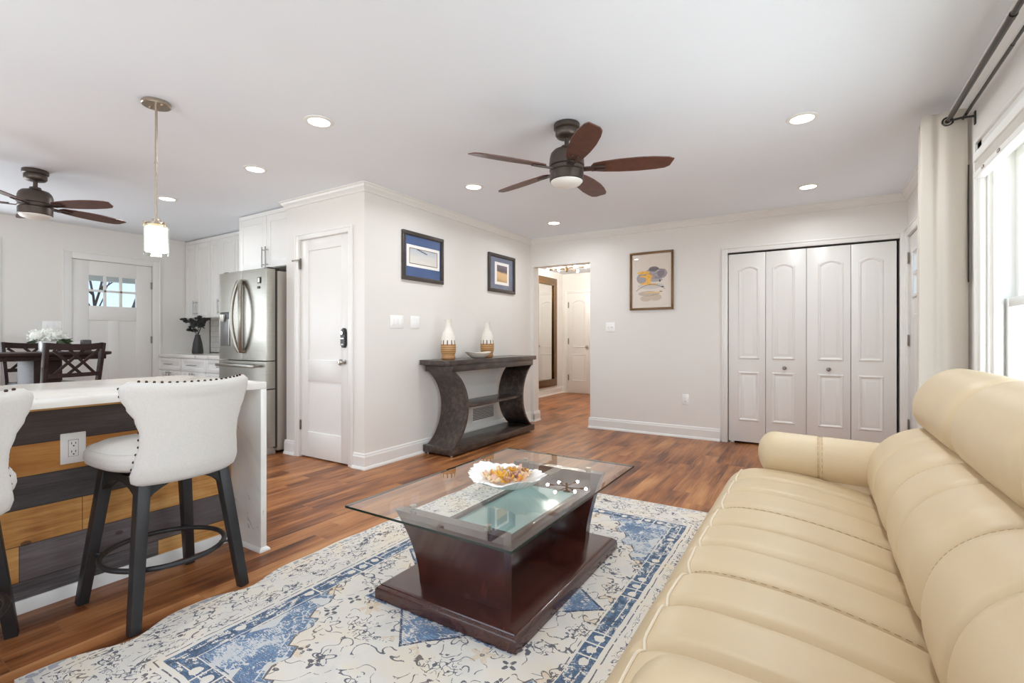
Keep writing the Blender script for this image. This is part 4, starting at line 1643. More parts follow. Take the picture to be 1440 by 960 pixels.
def rug_top(i, j):
    x, y = -HXr + 2 * HXr * i, -HYr + 2 * HYr * j
    wav = 0.006 * sin(y * 9.0) + 0.004 * sin(y * 21 + 1)
    e = max(0.0, 1 - (x + HXr) / 0.25)
    for fy_ in (-1.097, -0.672):
        x += 0.066 * math.exp(-((y - fy_) / 0.105) ** 2) * e
    x += wav * e
    return Vector((x, y, 0.0075 + 0.0035 * e * (0.5 + 0.5 * sin(y * 9 + 1.2))))


g = mb.grid(rug_top, nx, ny)
ring = [g[i][0] for i in range(nx)] + [g[nx - 1][j] for j in range(1, ny)] + [g[i][ny - 1] for i in range(nx - 2, -1, -1)] + [g[0][j] for j in range(ny - 2, 0, -1)]
low = [mb.bm.verts.new((v.co.x, v.co.y, 0.0006)) for v in ring]
for k in range(len(ring)):
    k2 = (k + 1) % len(ring)
    mb.bm.faces.new((ring[k], low[k], low[k2], ring[k2]))
rug = mb.build('area_rug', M['rug'], angle=60)
rug.location = (-1.27, 1.87, 0)
tag(rug, 'distressed cream and blue oriental area rug under the coffee table', 'rug')

# =================================================================== COFFEE TABLE
RZ = 0.011
bx0, bx1, by0, by1 = -1.592, -0.885, 1.438, 2.455
t = thing('coffee_table', 'rectangular glass-top coffee table on a dark mahogany base', 'coffee table', ((bx0 + bx1) / 2, (by0 + by1) / 2, RZ))
mb = MB()
prof = [(0.0, 0.0), (0.0, 0.034), (0.004, 0.044), (0.012, 0.050), (0.016, 0.052), (0.018, 0.056), (0.030, 0.060)]
mb.loops([[Vector((bx0 + i, by0 + i, RZ + z)), Vector((bx1 - i, by0 + i, RZ + z)), Vector((bx1 - i, by1 - i, RZ + z)), Vector((bx0 + i, by1 - i, RZ + z))] for i, z in prof])
mb.box(bx0 + 0.002, bx1 - 0.002, by0 + 0.002, by1 - 0.002, RZ, RZ + 0.02)
mb.build('base_plate', M['mahogany'], t, angle=25)
TOPZ = 0.398
xm = -1.225
for s, yb, yt in ((-1, 1.553, 1.462), (1, 2.372, 2.463)):
    def pan(k, yb=yb, yt=yt, s=s):
        q = k
        y = yb + (yt - yb) * (q ** 1.7)
        hw = 0.218 + (0.272 - 0.218) * (q ** 1.7)
        return y, hw, RZ + 0.058 + (TOPZ - RZ - 0.058) * q
    mb = MB()
    loops = []
    K = 14
    for k in range(K + 1):
        y, hw, z = pan(k / K)
        th = 0.052
        yi = y - s * th
        loops.append([Vector((xm - hw, y, z)), Vector((xm + hw, y, z)), Vector((xm + hw, yi, z)), Vector((xm - hw, yi, z))])
    mb.loops(loops)
    f = mb.bm.faces.new([v for v in mb.bm.verts][:4])
    mb.build('end_panel', M['mahogany'], t, angle=25)
mb = MB()
mb.box(-1.385, -1.362, 1.560, 2.365, 0.268, 0.318, bevel=0.003)
mb.box(-1.052, -1.026, 1.560, 2.365, 0.268, 0.318, bevel=0.003)
mb.box(-1.362, -1.052, 1.560, 1.600, 0.268, 0.306)
mb.box(-1.362, -1.052, 2.325, 2.365, 0.268, 0.306)
mb.build('shelf_rail', M['mahogany'], t)
mb = MB()
mb.box(-1.3615, -1.0525, 1.60, 2.33, 0.296, 0.304)
mb.build('frosted_shelf', M['teal_glass'], t)
for x, y in ((-1.43, 1.50), (-1.04, 1.49), (-1.43, 2.435), (-1.04, 2.435)):
    mb = MB()
    mb.lathe([(0, TOPZ), (0.014, TOPZ), (0.014, TOPZ + 0.004), (0.009, TOPZ + 0.006), (0.009, TOPZ + 0.0155), (0.014, TOPZ + 0.017), (0.014, TOPZ + 0.0195), (0, TOPZ + 0.0195)], 20, (x, y, 0))
    mb.build('standoff', M['chrome'], t)
gx0, gx1, gy0, gy1 = -1.645, -0.832, 1.325, 2.575
GZ0, GZ1 = TOPZ + 0.020, TOPZ + 0.032
mb = MB()
bv = 0.022
A = [Vector((x, y, GZ0)) for x, y in ((gx0, gy0), (gx1, gy0), (gx1, gy1), (gx0, gy1))]
B = [Vector((x, y, GZ0 + 0.009)) for x, y in ((gx0, gy0), (gx1, gy0), (gx1, gy1), (gx0, gy1))]
Cc = [Vector((x, y, GZ1)) for x, y in ((gx0 + bv, gy0 + bv), (gx1 - bv, gy0 + bv), (gx1 - bv, gy1 - bv), (gx0 + bv, gy1 - bv))]
va, vb, vc = ([mb.bm.verts.new(p) for p in q] for q in (A, B, Cc))
for k in range(4):
    k2 = (k + 1) % 4
    f = mb.bm.faces.new((va[k], va[k2], vb[k2], vb[k]))
    f.material_index = 1
    mb.bm.faces.new((vb[k], vb[k2], vc[k2], vc[k]))
mb.bm.faces.new(vc)
mb.bm.faces.new(va[::-1])
mb.build('glass_top', [M['clear_glass'], M['glass_edge']], t, angle=5)

# ---- leaf bowl and dried flowers
bz = GZ1 + 0.0006
bcx, bcy = -1.215, 1.90


def leaf_bowl(i, j):
    a = 2 * pi * j
    k = i * 2
    rr = k if k <= 1 else 2 - k
    # serrated leaf outline: seven lobes, fine teeth, two drawn-out tips
    lobe = abs(sin(a * 3.5 + 0.4)) ** 0.7
    R = 0.178 * (1 + 0.09 * cos(2 * a + 0.35) + 0.06 * (lobe - 0.5) + 0.022 * sin(a * 29) + 0.012 * sin(a * 53))
    z = 0.056 * rr ** 1.6 + 0.006 * rr ** 2 * sin(a * 7 + 0.5) + 0.014 * rr ** 4 * cos(2 * a + 0.35)
    z += 0.0018 * sin(a * 29) * rr
    if k > 1:
        z += 0.007
        R *= 0.985
    r = R * (0.30 + 0.70 * rr) if k <= 1 else R * rr
    z = max(z, 0.0 if k <= 1 else 0.007)
    return Vector((r * cos(a), r * sin(a), z))


mb = MB()
mb.grid(leaf_bowl, 31, 220, wrap_v=True)
o = mb.build('leaf_bowl', M['potwhite'], angle=60, merge=True)
o.location = (bcx, bcy, bz)
tag(o, 'white ruffled leaf-shaped bowl of dried flowers on the glass coffee table', 'bowl')

PET = [simple('dried_petal_gold', (236, 182, 66), 0.7, var=0.2, scale=40), simple('dried_petal_orange', (226, 146, 78), 0.7, var=0.2, scale=40),
       simple('dried_petal_cream', (236, 210, 170), 0.7, var=0.15, scale=40), simple('dried_petal_brown', (172, 122, 80), 0.7, var=0.25, scale=40),
       simple('dried_petal_pink', (222, 182, 160), 0.7, var=0.15, scale=40), simple('dried_petal_plum', (150, 96, 84), 0.7, var=0.2, scale=40)]


def petal(mb, M4, L=0.03, W=0.014, curl=0.6, th=0.0012):
    def f(i, j):
        u = i
        w = W * sin(pi * min(1, 0.12 + 0.86 * u)) ** 0.8
        v = (j - 0.5) * 2
        x = L * u
        z = curl * L * u * u + 0.25 * W * v * v
        return M4 @ Vector((x, w * v, z))
    mb.grid(f, 7, 5)


def rosette(name, label, cat, c, mats, n, L, W, mi, layers=2, group=None):
    mb = MB()
    for ly in range(layers):
        for k in range(n):
            a = 2 * pi * (k + 0.5 * ly) / n
            el = radians(18 + 32 * ly)
            mb.mi = mi[(k + ly) % len(mi)]
            R = Matrix.Rotation(a, 4, 'Z') @ Matrix.Rotation(-el, 4, 'Y')
            petal(mb, R @ Matrix.Translation((0.002, 0, 0)), L * (1 - 0.22 * ly), W, 0.35)
    mb.mi = mi[-1]
    mb.ball((0, 0, 0.006), 0.007, 8)
    o = mb.build(name, mats, angle=60, recalc=False)
    o.location = c
    o.rotation_euler = (radians(-20), radians(12), 0)
    tag(o, label, cat, group)
    sd = o.modifiers.new('thickness', 'SOLIDIFY')
    sd.thickness = 0.0012
    return o


rosette('dried_flower', 'large golden orange dried flower in the white leaf bowl', 'dried flower', (bcx - 0.030, bcy - 0.045, bz + 0.030), PET, 8, 0.052, 0.019, (0, 1, 0, 0), 3)
rosette('dried_flower', 'pinkish brown dried flower in the middle of the white leaf bowl', 'dried flower', (bcx + 0.018, bcy + 0.012, bz + 0.030), PET, 9, 0.034, 0.013, (4, 3, 5), 3)
rosette('dried_flower', 'brown and cream open seed pod at the right of the white leaf bowl', 'dried flower', (bcx + 0.050, bcy + 0.072, bz + 0.042), PET, 7, 0.036, 0.015, (2, 3, 3, 0), 2)
protos = []
rnd = random.Random(11)
for mi in range(6):
    mb = MB()
    petal(mb, Matrix.Identity(4), 0.034, 0.012, 0.5)
    petal(mb, Matrix.Translation((0.006, 0.004, 0.003)) @ Matrix.Rotation(1.1, 4, 'Z'), 0.026, 0.010, 0.7)
    me_o = mb.build('dried_petal', PET[mi], angle=60, recalc=False)
    sd = me_o.modifiers.new('thickness', 'SOLIDIFY')
    sd.thickness = 0.0014
    protos.append(me_o)
plab = ['curled gold dried petals scattered in the white leaf bowl', 'curled orange dried petals scattered in the white leaf bowl', 'curled cream dried petals scattered in the white leaf bowl',
        'curled brown dried petals scattered in the white leaf bowl', 'curled pale pink dried petals scattered in the white leaf bowl', 'curled plum dried petals scattered in the white leaf bowl']
for k in range(42):
    mi = rnd.choice((0, 0, 1, 2, 2, 2, 2, 3, 4, 4))
    p = protos[mi]
    o = p if 'label' not in p else p.copy()
    if o is not p:
        COL.objects.link(o)
    while True:
        r_ = 0.112 * sqrt(rnd.random())
        a = rnd.random() * 2 * pi
        q_ = (r_ * cos(a) * 0.9, r_ * sin(a) * 1.05)
        if all(hypot(q_[0] - u_, q_[1] - v_) > 0.042 for u_, v_ in ((-0.030, -0.045), (0.018, 0.012), (0.055, 0.078))):
            break
    o.location = (bcx + r_ * cos(a) * 0.9, bcy + r_ * sin(a) * 1.05, bz + 0.016 + 0.062 * (r_ / 0.185) ** 1.7 + rnd.random() * 0.012)
    o.rotation_euler = (rnd.uniform(-0.5, 0.5), rnd.uniform(-0.5, 0.2), rnd.random() * 6.28)
    tag(o, plab[mi], 'dried petal', 'dried petals in the leaf bowl')
for p in protos:
    if 'label' not in p:
        bpy.data.objects.remove(p)

# =================================================================== KITCHEN ISLAND
ix0, ix1, iy0, iy1 = -3.36, -2.455, -0.75, 1.475      # counter footprint
IT, ITH = 0.888, 0.036
FX = -2.74                                              # board face
t = thing('kitchen_island', 'kitchen island with a white quartz waterfall top and reclaimed wood front', 'kitchen island', (-2.9, 0.4, 0))
mb = MB()
mb.box(ix0, ix1, iy0, iy1, IT - ITH, IT, bevel=0.003)
mb.build('countertop', M['quartz'], t)
mb = MB()
mb.box(ix0, ix1 + 0.0, iy1 - 0.032, iy1, 0.0, IT - ITH - 0.0003, bevel=0.002)
mb.build('waterfall_panel', M['quartz'], t)
mb = MB()
mb.box(ix0 + 0.03, FX - 0.02, iy0 + 0.02, iy1 - 0.033, 0.0, IT - ITH - 0.001)
mb.build('cabinet_body', M['cabinet'], t)
mb = MB()
mb.box(FX - 0.0195, FX, iy0 + 0.02, iy1 - 0.033, 0.02, IT - ITH - 0.012)
mb.build('board_front', M['planks'], t)
mb = MB()
mb.box(FX - 0.0195, FX + 0.010, iy0 + 0.02, iy1 - 0.033, IT - ITH - 0.0115, IT - ITH - 0.001, bevel=0.002)
mb.build('top_batten', simple('brown_batten', (138, 92, 58), 0.6, var=0.15, scale=12), t)
mb = MB()
mb.prism([(FX, 0.0005), (FX + 0.016, 0.0005), (FX + 0.016, 0.03), (FX + 0.008, 0.052), (FX, 0.052)], iy0 + 0.02, iy1 - 0.045, 'y')
mb.build('toe_strip', M['trim'], t, angle=20)
mb = MB()
sh = [(0.0, 0.0005), (0.0135, 0.0005), (0.0125, 0.009), (0.006, 0.018), (0.0, 0.022)]
mb.loops([[Vector((ix0 - i, iy1 - 0.032 - i, z)), Vector((ix1 + i, iy1 - 0.032 - i, z)), Vector((ix1 + i, iy1 + i, z)), Vector((ix0 - i, iy1 + i, z))] for i, z in sh[1:]], cap=True)
mb.build('shoe_moulding', M['trim'], t, angle=20)
mb = MB(face_px(FX))
u, w = 0.768, 0.641
mb.box(u - 0.043, u + 0.043, 0.0, 0.006, w - 0.066, w + 0.066, bevel=0.004)
ou = mb.build('outlet', M['plate'], t)
mb = MB(face_px(FX))
mb.box(u - 0.0175, u + 0.0175, 0.0055, 0.0062, w - 0.036, w + 0.036)
mb.build('receptacle_gap', M['slot'], ou)
mb = MB(face_px(FX))
mb.box(u - 0.0165, u + 0.0165, 0.0055, 0.0085, w - 0.035, w + 0.035, bevel=0.002)
mb.build('receptacle', M['plate'], ou)
mb = MB(face_px(FX))
for s in (-1, 1):
    c = w + s * 0.018
    mb.box(u - 0.008, u - 0.0055, 0.008, 0.0089, c - 0.001, c + 0.008)
    mb.box(u + 0.0055, u + 0.008, 0.008, 0.0089, c - 0.001, c + 0.008)
    mb.lathe([(0, 0.008), (0.003, 0.008), (0.003, 0.0089), (0, 0.0089)], 10, (u, 0, c - 0.008), 'y')
mb.build('socket_slots', M['slot'], ou)


# =================================================================== BAR STOOLS
def make_stool(loc, label):
    """local frame: back towards +X, seat faces -X"""
    t = thing('bar_stool', label, 'bar stool', loc, 0, 'cream linen bar stools at the island')
    for sx in (-1, 1):
        for sy in (-1, 1):
            mb = MB()
            mb.bar((sx * 0.150, sy * 0.150, 0.575), (sx * 0.222, sy * 0.212, 0.0), 0.046, 0.046, up=(0, 1, 0), bevel=0.003, w2=0.038, h2=0.038)
            mb.build('leg', M['black_metal'], t, local=True)
    mb = MB()
    for a in range(4):
        # arched rail between two legs
        c, s = (1, 0, -1, 0)[a], (0, 1, 0, -1)[a]
        poly = []
        n = 10
        for k in range(n + 1):
            q = -0.150 + 0.30 * k / n
            poly.append((q, 0.470 + 0.070 * sin(pi * k / n) ** 0.7))
        poly = [(-0.150, 0.578)] + poly + [(0.150, 0.578)]
        R = Matrix.Rotation(pi / 2 * a, 4, 'Z')
        m2 = MB()
        m2.prism(poly, -0.172, -0.140, 'y')
        bmesh.ops.transform(m2.bm, matrix=R, verts=m2.bm.verts)
        mb.merge(m2.bm)
    mb.box(-0.172, 0.172, -0.172, 0.172, 0.565, 0.580, bevel=0.004)
    mb.lathe([(0, 0.578), (0.10, 0.578), (0.10, 0.592), (0, 0.592)], 24)
    mb.build('seat_frame', M['black_metal'], t, local=True)
    mb = MB()
    mb.tube([(0.222 * cos(2 * pi * k / 48), 0.222 * sin(2 * pi * k / 48), 0.205) for k in range(48)], 0.0105, 12, closed=True)
    mb.build('foot_ring', M['black_metal'], t, local=True)
    for k in range(4):
        a = pi / 4 + k * pi / 2
        mb = MB()
        mb.tube([(0.21 * cos(a), 0.21 * sin(a), 0.205), (0.25 * cos(a), 0.25 * sin(a), 0.205)], 0.006, 8)
        mb.build('bolt', M['black_metal'], t, local=True)
    # seat: round cushion flattened towards the back
    mb = MB()

    def seat(i, j):
        a = 2 * pi * j
        prof = [(0.0, 0.590), (0.19, 0.590), (0.222, 0.594), (0.238, 0.606), (0.243, 0.625), (0.241, 0.648), (0.232, 0.662), (0.227, 0.664), (0.222, 0.668), (0.19, 0.683), (0.12, 0.693), (0.0, 0.697)]
        k = i * (len(prof) - 1)
        k0 = min(int(k), len(prof) - 2)
        f = k - k0
        r = prof[k0][0] * (1 - f) + prof[k0 + 1][0] * f
        z = prof[k0][1] * (1 - f) + prof[k0 + 1][1] * f
        e = 3.0
        sq = (abs(cos(a)) ** e + abs(sin(a)) ** e) ** (-1 / e)
        return Vector((-0.03 + r * sq * cos(a) * 1.0, r * sq * sin(a) * 1.0, z))
    mb.grid(seat, 34, 56, wrap_v=True)
    sc_ = mb.build('seat_cushion', M['linen'], t, local=True, merge=True, angle=60)
    mb = MB()
    mb.tube([(-0.03 + 0.2295 * ((abs(cos(a)) ** 3 + abs(sin(a)) ** 3) ** (-1 / 3)) * cos(a), 0.2295 * ((abs(cos(a)) ** 3 + abs(sin(a)) ** 3) ** (-1 / 3)) * sin(a), 0.663) for a in [2 * pi * k / 64 for k in range(64)]], 0.0035, 6, closed=True)
    mb.build('seam', M['linen'], sc_, local=True)

    # back: curved shell, waisted in the middle, winged at the top
    def hw(z):
        P = [(0.540, 0.165), (0.555, 0.188), (0.585, 0.197), (0.64, 0.188), (0.70, 0.176), (0.75, 0.177), (0.80, 0.193), (0.85, 0.222), (0.89, 0.244), (0.92, 0.252), (0.94, 0.245), (0.952, 0.225)]
        for (a, b), (c, d) in zip(P, P[1:]):
            if z <= c:
                f = max(0, (z - a) / (c - a))
                f = f * f * (3 - 2 * f)
                return b + (d - b) * f
        return P[-1][1]

    def shell(q, z, n):
        """q in -1..1 across, z height, n thickness outward"""
        y = q * hw(z)
        Rc = 0.30
        ang = y / Rc
        lean = 0.055 * ((z - 0.54) / 0.41) ** 1.2 + 0.02 * max(0, (0.60 - z) / 0.06) * -1
        x = 0.222 + lean - Rc * (1 - cos(ang)) * 0.9
        return Vector((x + n * cos(ang), Rc * sin(ang) * 1.03 + n * sin(ang), z + 0.012 * (1 - q * q) * (-1 if z > 0.9 else 0)))
    NU, NV = 25, 27
    TH = 0.052
    mb = MB()
    zs = [0.540 + (0.952 - 0.540) * k / (NV - 1) for k in range(NV)]

    def closed_loop(z, k):
        pts = []
        taper = 1.0 if 0 < k < NV - 1 else 0.55
        for i in range(NU):
            q = -1 + 2 * i / (NU - 1)
            bul = 0.006 * (1 - q ** 4)
            pts.append(shell(q, z, TH * 0.5 * taper + bul))
        # rounded edge
        e = shell(1, z, 0.0)
        d_ = (shell(1, z, 0) - shell(0.96, z, 0)).normalized()
        pts.append(shell(1, z, TH * 0.3 * taper) + d_ * 0.009)
        pts.append(shell(1, z, -TH * 0.3 * taper) + d_ * 0.009)
        for i in range(NU):
            q = 1 - 2 * i / (NU - 1)
            bul = 0.012 * (1 - q ** 4)
            pts.append(shell(q, z, -TH * 0.5 * taper - bul))
        d_ = (shell(-1, z, 0) - shell(-0.96, z, 0)).normalized()
        pts.append(shell(-1, z, -TH * 0.3 * taper) + d_ * 0.009)
        pts.append(shell(-1, z, TH * 0.3 * taper) + d_ * 0.009)
        return pts
    loops = [closed_loop(z, k) for k, z in enumerate(zs)]
    mb.loops(loops)
    mb.bm.faces.new([v for v in mb.bm.verts][:len(loops[0])][::-1])
    bk = mb.build('backrest', M['linen'], t, local=True, angle=70)
    # nailheads: down both side edges and along the top edge, near the outer face
    nails = []
    k = 0
    z = 0.556
    while z < 0.945:
        for s in (-1, 1):
            d_ = (shell(s, z, 0) - shell(s * 0.96, z, 0)).normalized()
            nails.append(shell(s, z, TH * 0.22) + d_ * 0.010)
        z += 0.0285
    for i in range(1, 19):
        q = -1 + 2 * i / 19
        nails.append(shell(q, 0.9555, TH * 0.12))
    pm = None
    for p in nails:
        if pm is None:
            mb = MB()
            mb.ball((0, 0, 0), 0.0055, 8)
            o = mb.build('nailhead', M['nail'], bk, local=True)
            pm = o
        else:
            o = pm.copy()
            COL.objects.link(o)
            o.parent = bk
        o.location = p
    return t


st = make_stool((-2.408, 0.985, 0.0), 'cream linen bar stool with nailhead trim, whole in view beside the outlet')
st2 = dup(st, (-2.41, 0.27, 0.0), radians(-18), 'cream linen bar stool cut off by the left edge of the photo')
for c in st2.children:                      # its seat is swivelled on the leg frame
    if c.name.startswith(('seat_cushion', 'backrest')):
        c.rotation_euler = (0, 0, radians(18))
st.rotation_euler = (0, 0, radians(3))

# =================================================================== SOFA
t = thing('sofa', 'cream leather three-seat reclining sofa under the front window', 'sofa', (0.15, 1.73, 0.012))
SY = [0.83, 1.43, 2.03, 2.63]
mb = MB()
mb.box(-0.345, 0.655, 0.62, 2.86, 0.05, 0.30, bevel=0.03, seg=3)
mb.box(0.36, 0.655, 0.70, 2.80, 0.25, 0.70, bevel=0.05, seg=3)
for xx in (-0.27, 0.58):
    for yy in (0.72, 2.76):
        mb.lathe([(0, 0.012), (0.025, 0.012), (0.03, 0.06), (0, 0.06)], 12, (xx, yy, 0))
mb.build('sofa_base', M['leather'], t)


def spline(P, s):
    """Catmull-Rom through the 2-D points P, s in 0..1"""
    n = len(P) - 1
    k = min(int(s * n), n - 1)
    f = s * n - k
    p0, p1, p2, p3 = P[max(k - 1, 0)], P[k], P[k + 1], P[min(k + 2, n)]
    return tuple(0.5 * (2 * b + (c - a) * f + (2 * a - 5 * b + 4 * c - d) * f * f + (3 * b - a - 3 * c + d) * f ** 3) for a, b, c, d in zip(p0, p1, p2, p3))


def pad(name, prof, y0, y1, thick, parent, creases=(), er=0.05, eh=0.03, ny=61, ns=44, mid=None, ydip=None, mat='leather', closed_to=None):
    """upholstered pad: profile (X,Z) swept along Y, puffed, with rounded ends and creases (y, depth, width, s0, s1)"""
    mb = MB()
    cz = sum(p[1] for p in prof) / len(prof)

    def top(i, j):
        # cluster samples near the ends
        jj = 0.5 - 0.5 * cos(pi * j)
        jj = 0.55 * jj + 0.45 * j
        y = y0 + (y1 - y0) * jj
        X_, Z_ = spline(prof, i)
        Xa, Za = spline(prof, max(0, i - 0.01))
        Xb, Zb = spline(prof, min(1, i + 0.01))
        tx, tz = Xb - Xa, Zb - Za
        L = hypot(tx, tz) or 1
        nx_, nz_ = -tz / L, tx / L          # outward normal (left of travel)
        dy = min(y - y0, y1 - y)
        off = 0.0
        if dy < er:
            off -= eh * (1 - sqrt(max(0, 1 - ((er - dy) / er) ** 2)))
        for cy, dp, wd, s0, s1 in creases:
            fade = min(1, max(0, (i - s0) / 0.06)) * min(1, max(0, (s1 - i) / 0.06))
            off -= dp * math.exp(-((y - cy) / wd) ** 2) * fade
        pv = mnoise.noise(Vector((X_ * 5, y * 5, Z_ * 5))) * 0.003
        off += pv
        return Vector((X_ + nx_ * off, y, Z_ + nz_ * off))

    V = mb.grid(top, ns, ny)
    # close: skirt to a back polyline offset by the thickness
    back = []
    for j in (0, ny - 1):
        y = y0 if j == 0 else y1
        col = []
        for i in range(ns):
            s = i / (ns - 1)
            X_, Z_ = spline(prof, s)
            Xa, Za = spline(prof, max(0, s - 0.01))
            Xb, Zb = spline(prof, min(1, s + 0.01))
            L = hypot(Xb - Xa, Zb - Za) or 1
            nx_, nz_ = -(Zb - Za) / L, (Xb - Xa) / L
            e = thick * min(1.0, 4 * s * (1 - s) + 0.35)
            col.append(mb.bm.verts.new((X_ - nx_ * (eh + e), y + (0.0 if True else 0), Z_ - nz_ * (eh + e))))
        back.append(col)
        for i in range(ns - 1):
            mb.bm.faces.new((V[i][j], V[i + 1][j], col[i + 1], col[i]))
    for i in range(ns - 1):
        mb.bm.faces.new((back[0][i], back[0][i + 1], back[1][i + 1], back[1][i]))
    for i in (0, ns - 1):
        mb.bm.faces.new([V[i][j] for j in range(ny)] + [back[1][i], back[0][i]])
    o = mb.build(name, M[mat], parent, angle=60)
    return o, top


# profiles travel so that the outside is on the left of travel
seat_prof = [(-0.385, 0.10), (-0.405, 0.18), (-0.412, 0.27), (-0.395, 0.35), (-0.355, 0.424), (-0.305, 0.463), (-0.24, 0.481), (-0.13, 0.482), (0.0, 0.469), (0.12, 0.446), (0.22, 0.420), (0.30, 0.395)]
back_prof = [(0.255, 0.40), (0.205, 0.455), (0.192, 0.53), (0.208, 0.61), (0.250, 0.675), (0.315, 0.722), (0.39, 0.745), (0.47, 0.75)]
head_prof = [(0.47, 0.725), (0.405, 0.733), (0.367, 0.765), (0.350, 0.82), (0.362, 0.885), (0.40, 0.945), (0.455, 0.985), (0.515, 0.995), (0.575, 0.975), (0.62, 0.92), (0.645, 0.82), (0.65, 0.70), (0.65, 0.5)]
for k in range(3):
    y0, y1 = SY[k], SY[k + 1] + (0.07 if k == 2 else 0)
    w = y1 - y0
    g = 0.002
    cr_ = [(y0 + w * 0.335, 0.026, 0.016, 0.40, 0.985), (y0 + w * 0.665, 0.026, 0.016, 0.40, 0.985)]
    so, fn = pad('seat_cushion', seat_prof, y0 + g, y1 - g, 0.10, t, cr_, er=0.05, eh=0.034)
    mb = MB()
    mb.tube([fn(0.452 - 0.018 * (1 - abs(2 * q / 40 - 1) ** 3), q / 40) + Vector((-0.0015, 0, 0.0015)) for q in range(41)], 0.0038, 8)
    mb.build('piping', M['piping'], so)
    for yy in ((0.03,) if k else (0.03, 0.97)):
        mb = MB()
        for q in range(26):
            s0 = 0.47 + 0.5 * q / 26
            mb.tube([fn(s0, yy) + Vector((0, 0, 0.0006)), fn(s0 + 0.011, yy) + Vector((0, 0, 0.0004))], 0.0009, 5)
        mb.build('stitching', M['stitch'], so)
    bo, fb = pad('back_cushion', back_prof, y0 + g, y1 - g, 0.09, t, [(y0 + w * 0.5, 0.021, 0.010, 0.12, 0.99)], er=0.10, eh=0.052, ns=40)
    for yy in (0.885,):
        mb = MB()
        for q in range(30):
            s0 = 0.14 + 0.8 * q / 30
            mb.tube([fb(s0, yy) + Vector((-0.0006, 0, 0.0004)), fb(s0 + 0.016, yy) + Vector((-0.0004, 0, 0.0003))], 0.0009, 5)
        mb.build('stitching', M['stitch'], bo)
    ho, fh = pad('headrest', head_prof, y0 + g - (0.0 if k else 0.02), y1 - g + (0.02 if k == 2 else 0.0), 0.06, t, (), er=0.085, eh=0.055, ns=56)
    for yy in (0.04, 0.96):
        mb = MB()
        for q in range(36):
            s0 = 0.06 + 0.6 * q / 36
            mb.tube([fh(s0, yy) + Vector((-0.0006, 0, 0.0004)), fh(s0 + 0.009, yy) + Vector((-0.0004, 0, 0.0003))], 0.0009, 5)
        mb.build('stitching', M['stitch'], ho)

for yc_, inner in ((2.755, -1), (0.705, 1)):
    mb = MB()
    R0 = 0.117
    ax0, ax1 = -0.245, 0.36

    def arm(i, j):
        a = 2 * pi * j
        x = ax0 + (ax1 - ax0) * i
        dx = x - ax0
        r = R0
        if dx < 0.085:
            r = R0 * sqrt(max(0.0, 1 - ((0.085 - dx) / 0.085) ** 2.4))
            r = max(r, 0.004)
        seam = 0.006 * math.exp(-((x - 0.02) / 0.006) ** 2)
        r -= seam
        r *= 0.95 + 0.09 * min(1, dx / 0.5)
        zc = 0.549 - 0.045 * (x - ax0)
        flat = 1.0 + 0.10 * max(0, -sin(a))
        return Vector((x, yc_ + r * cos(a), zc + r * sin(a) * 0.92 * flat))
    # sample rings denser at the rounded front and at the seam
    xs = [0, .004, .012, .025, .045, .07, .1, .13, .17, .22, .3, .38, .405, .42, .43, .436, .442, .45, .46, .48, .52, .6, .7, .8, .9, 1.0]
    ring = [[arm(i, j / 40) for j in range(40)] for i in xs]
    mb.loops(ring)
    mb.bm.faces.new([v for v in mb.bm.verts][:40][::-1])
    ao = mb.build('armrest', M['leather'], t, angle=60)
    mb = MB()
    mb.box(-0.225, 0.62, yc_ - 0.095, yc_ + 0.10, 0.055, 0.48, bevel=0.045, seg=4)
    mb.build('arm_panel', M['leather'], ao)
    for off in (0.452, 0.424):
        mb = MB()
        for q in range(24):
            j0 = q / 24
            p, p2 = arm(off, j0), arm(off, j0 + 0.026)
            c_ = Vector((p.x, yc_, 0.54))
            mb.tube([p + (p - c_).normalized() * 0.0008, p2 + (p2 - c_).normalized() * 0.0008], 0.0011, 5)
        mb.build('stitching', M['stitch'], ao)

# =================================================================== REFRIGERATOR
fx0, fx1, fy, fyb, ft = -5.262, -4.415, 2.63, 3.50, 1.785
fs = -4.795
t = thing('refrigerator', 'stainless french-door refrigerator with curved handles beside the pantry door', 'refrigerator', ((fx0 + fx1) / 2, 3.0, 0))
mb = MB()
mb.box(fx0 + 0.004, fx1 - 0.004, 2.765, fyb, 0.03, ft - 0.012, bevel=0.004)
mb.build('case', M['steel_side'], t)
mb = MB()
mb.box(fx0 + 0.012, fx1 - 0.012, 2.735, 2.77, 0.06, ft - 0.014)
mb.build('gasket', M['dark_plastic'], t)


def fdoor(name, x0, x1, z0, z1, bow):
    """slightly bowed front with rounded vertical edges"""
    mb = MB()
    pts = []
    n = 14
    for k in range(n + 1):
        q = k / n
        x = x0 + (x1 - x0) * q
        xx = (x - fx0) / (fx1 - fx0) * 2 - 1
        pts.append((x, fy + 0.018 * xx * xx))
    pts[0] = (x0, pts[0][1] + 0.012)
    pts[-1] = (x1, pts[-1][1] + 0.012)
    pts.insert(1, (x0 + 0.005, pts[1][1] - 0.0))
    pts.insert(-1, (x1 - 0.005, pts[-2][1] + 0.002))
    pts += [(x1, 2.737), (x0, 2.737)]
    mb.prism(pts, z0, z1, 'z')
    return mb.build(name, M['steel'], t, angle=25)


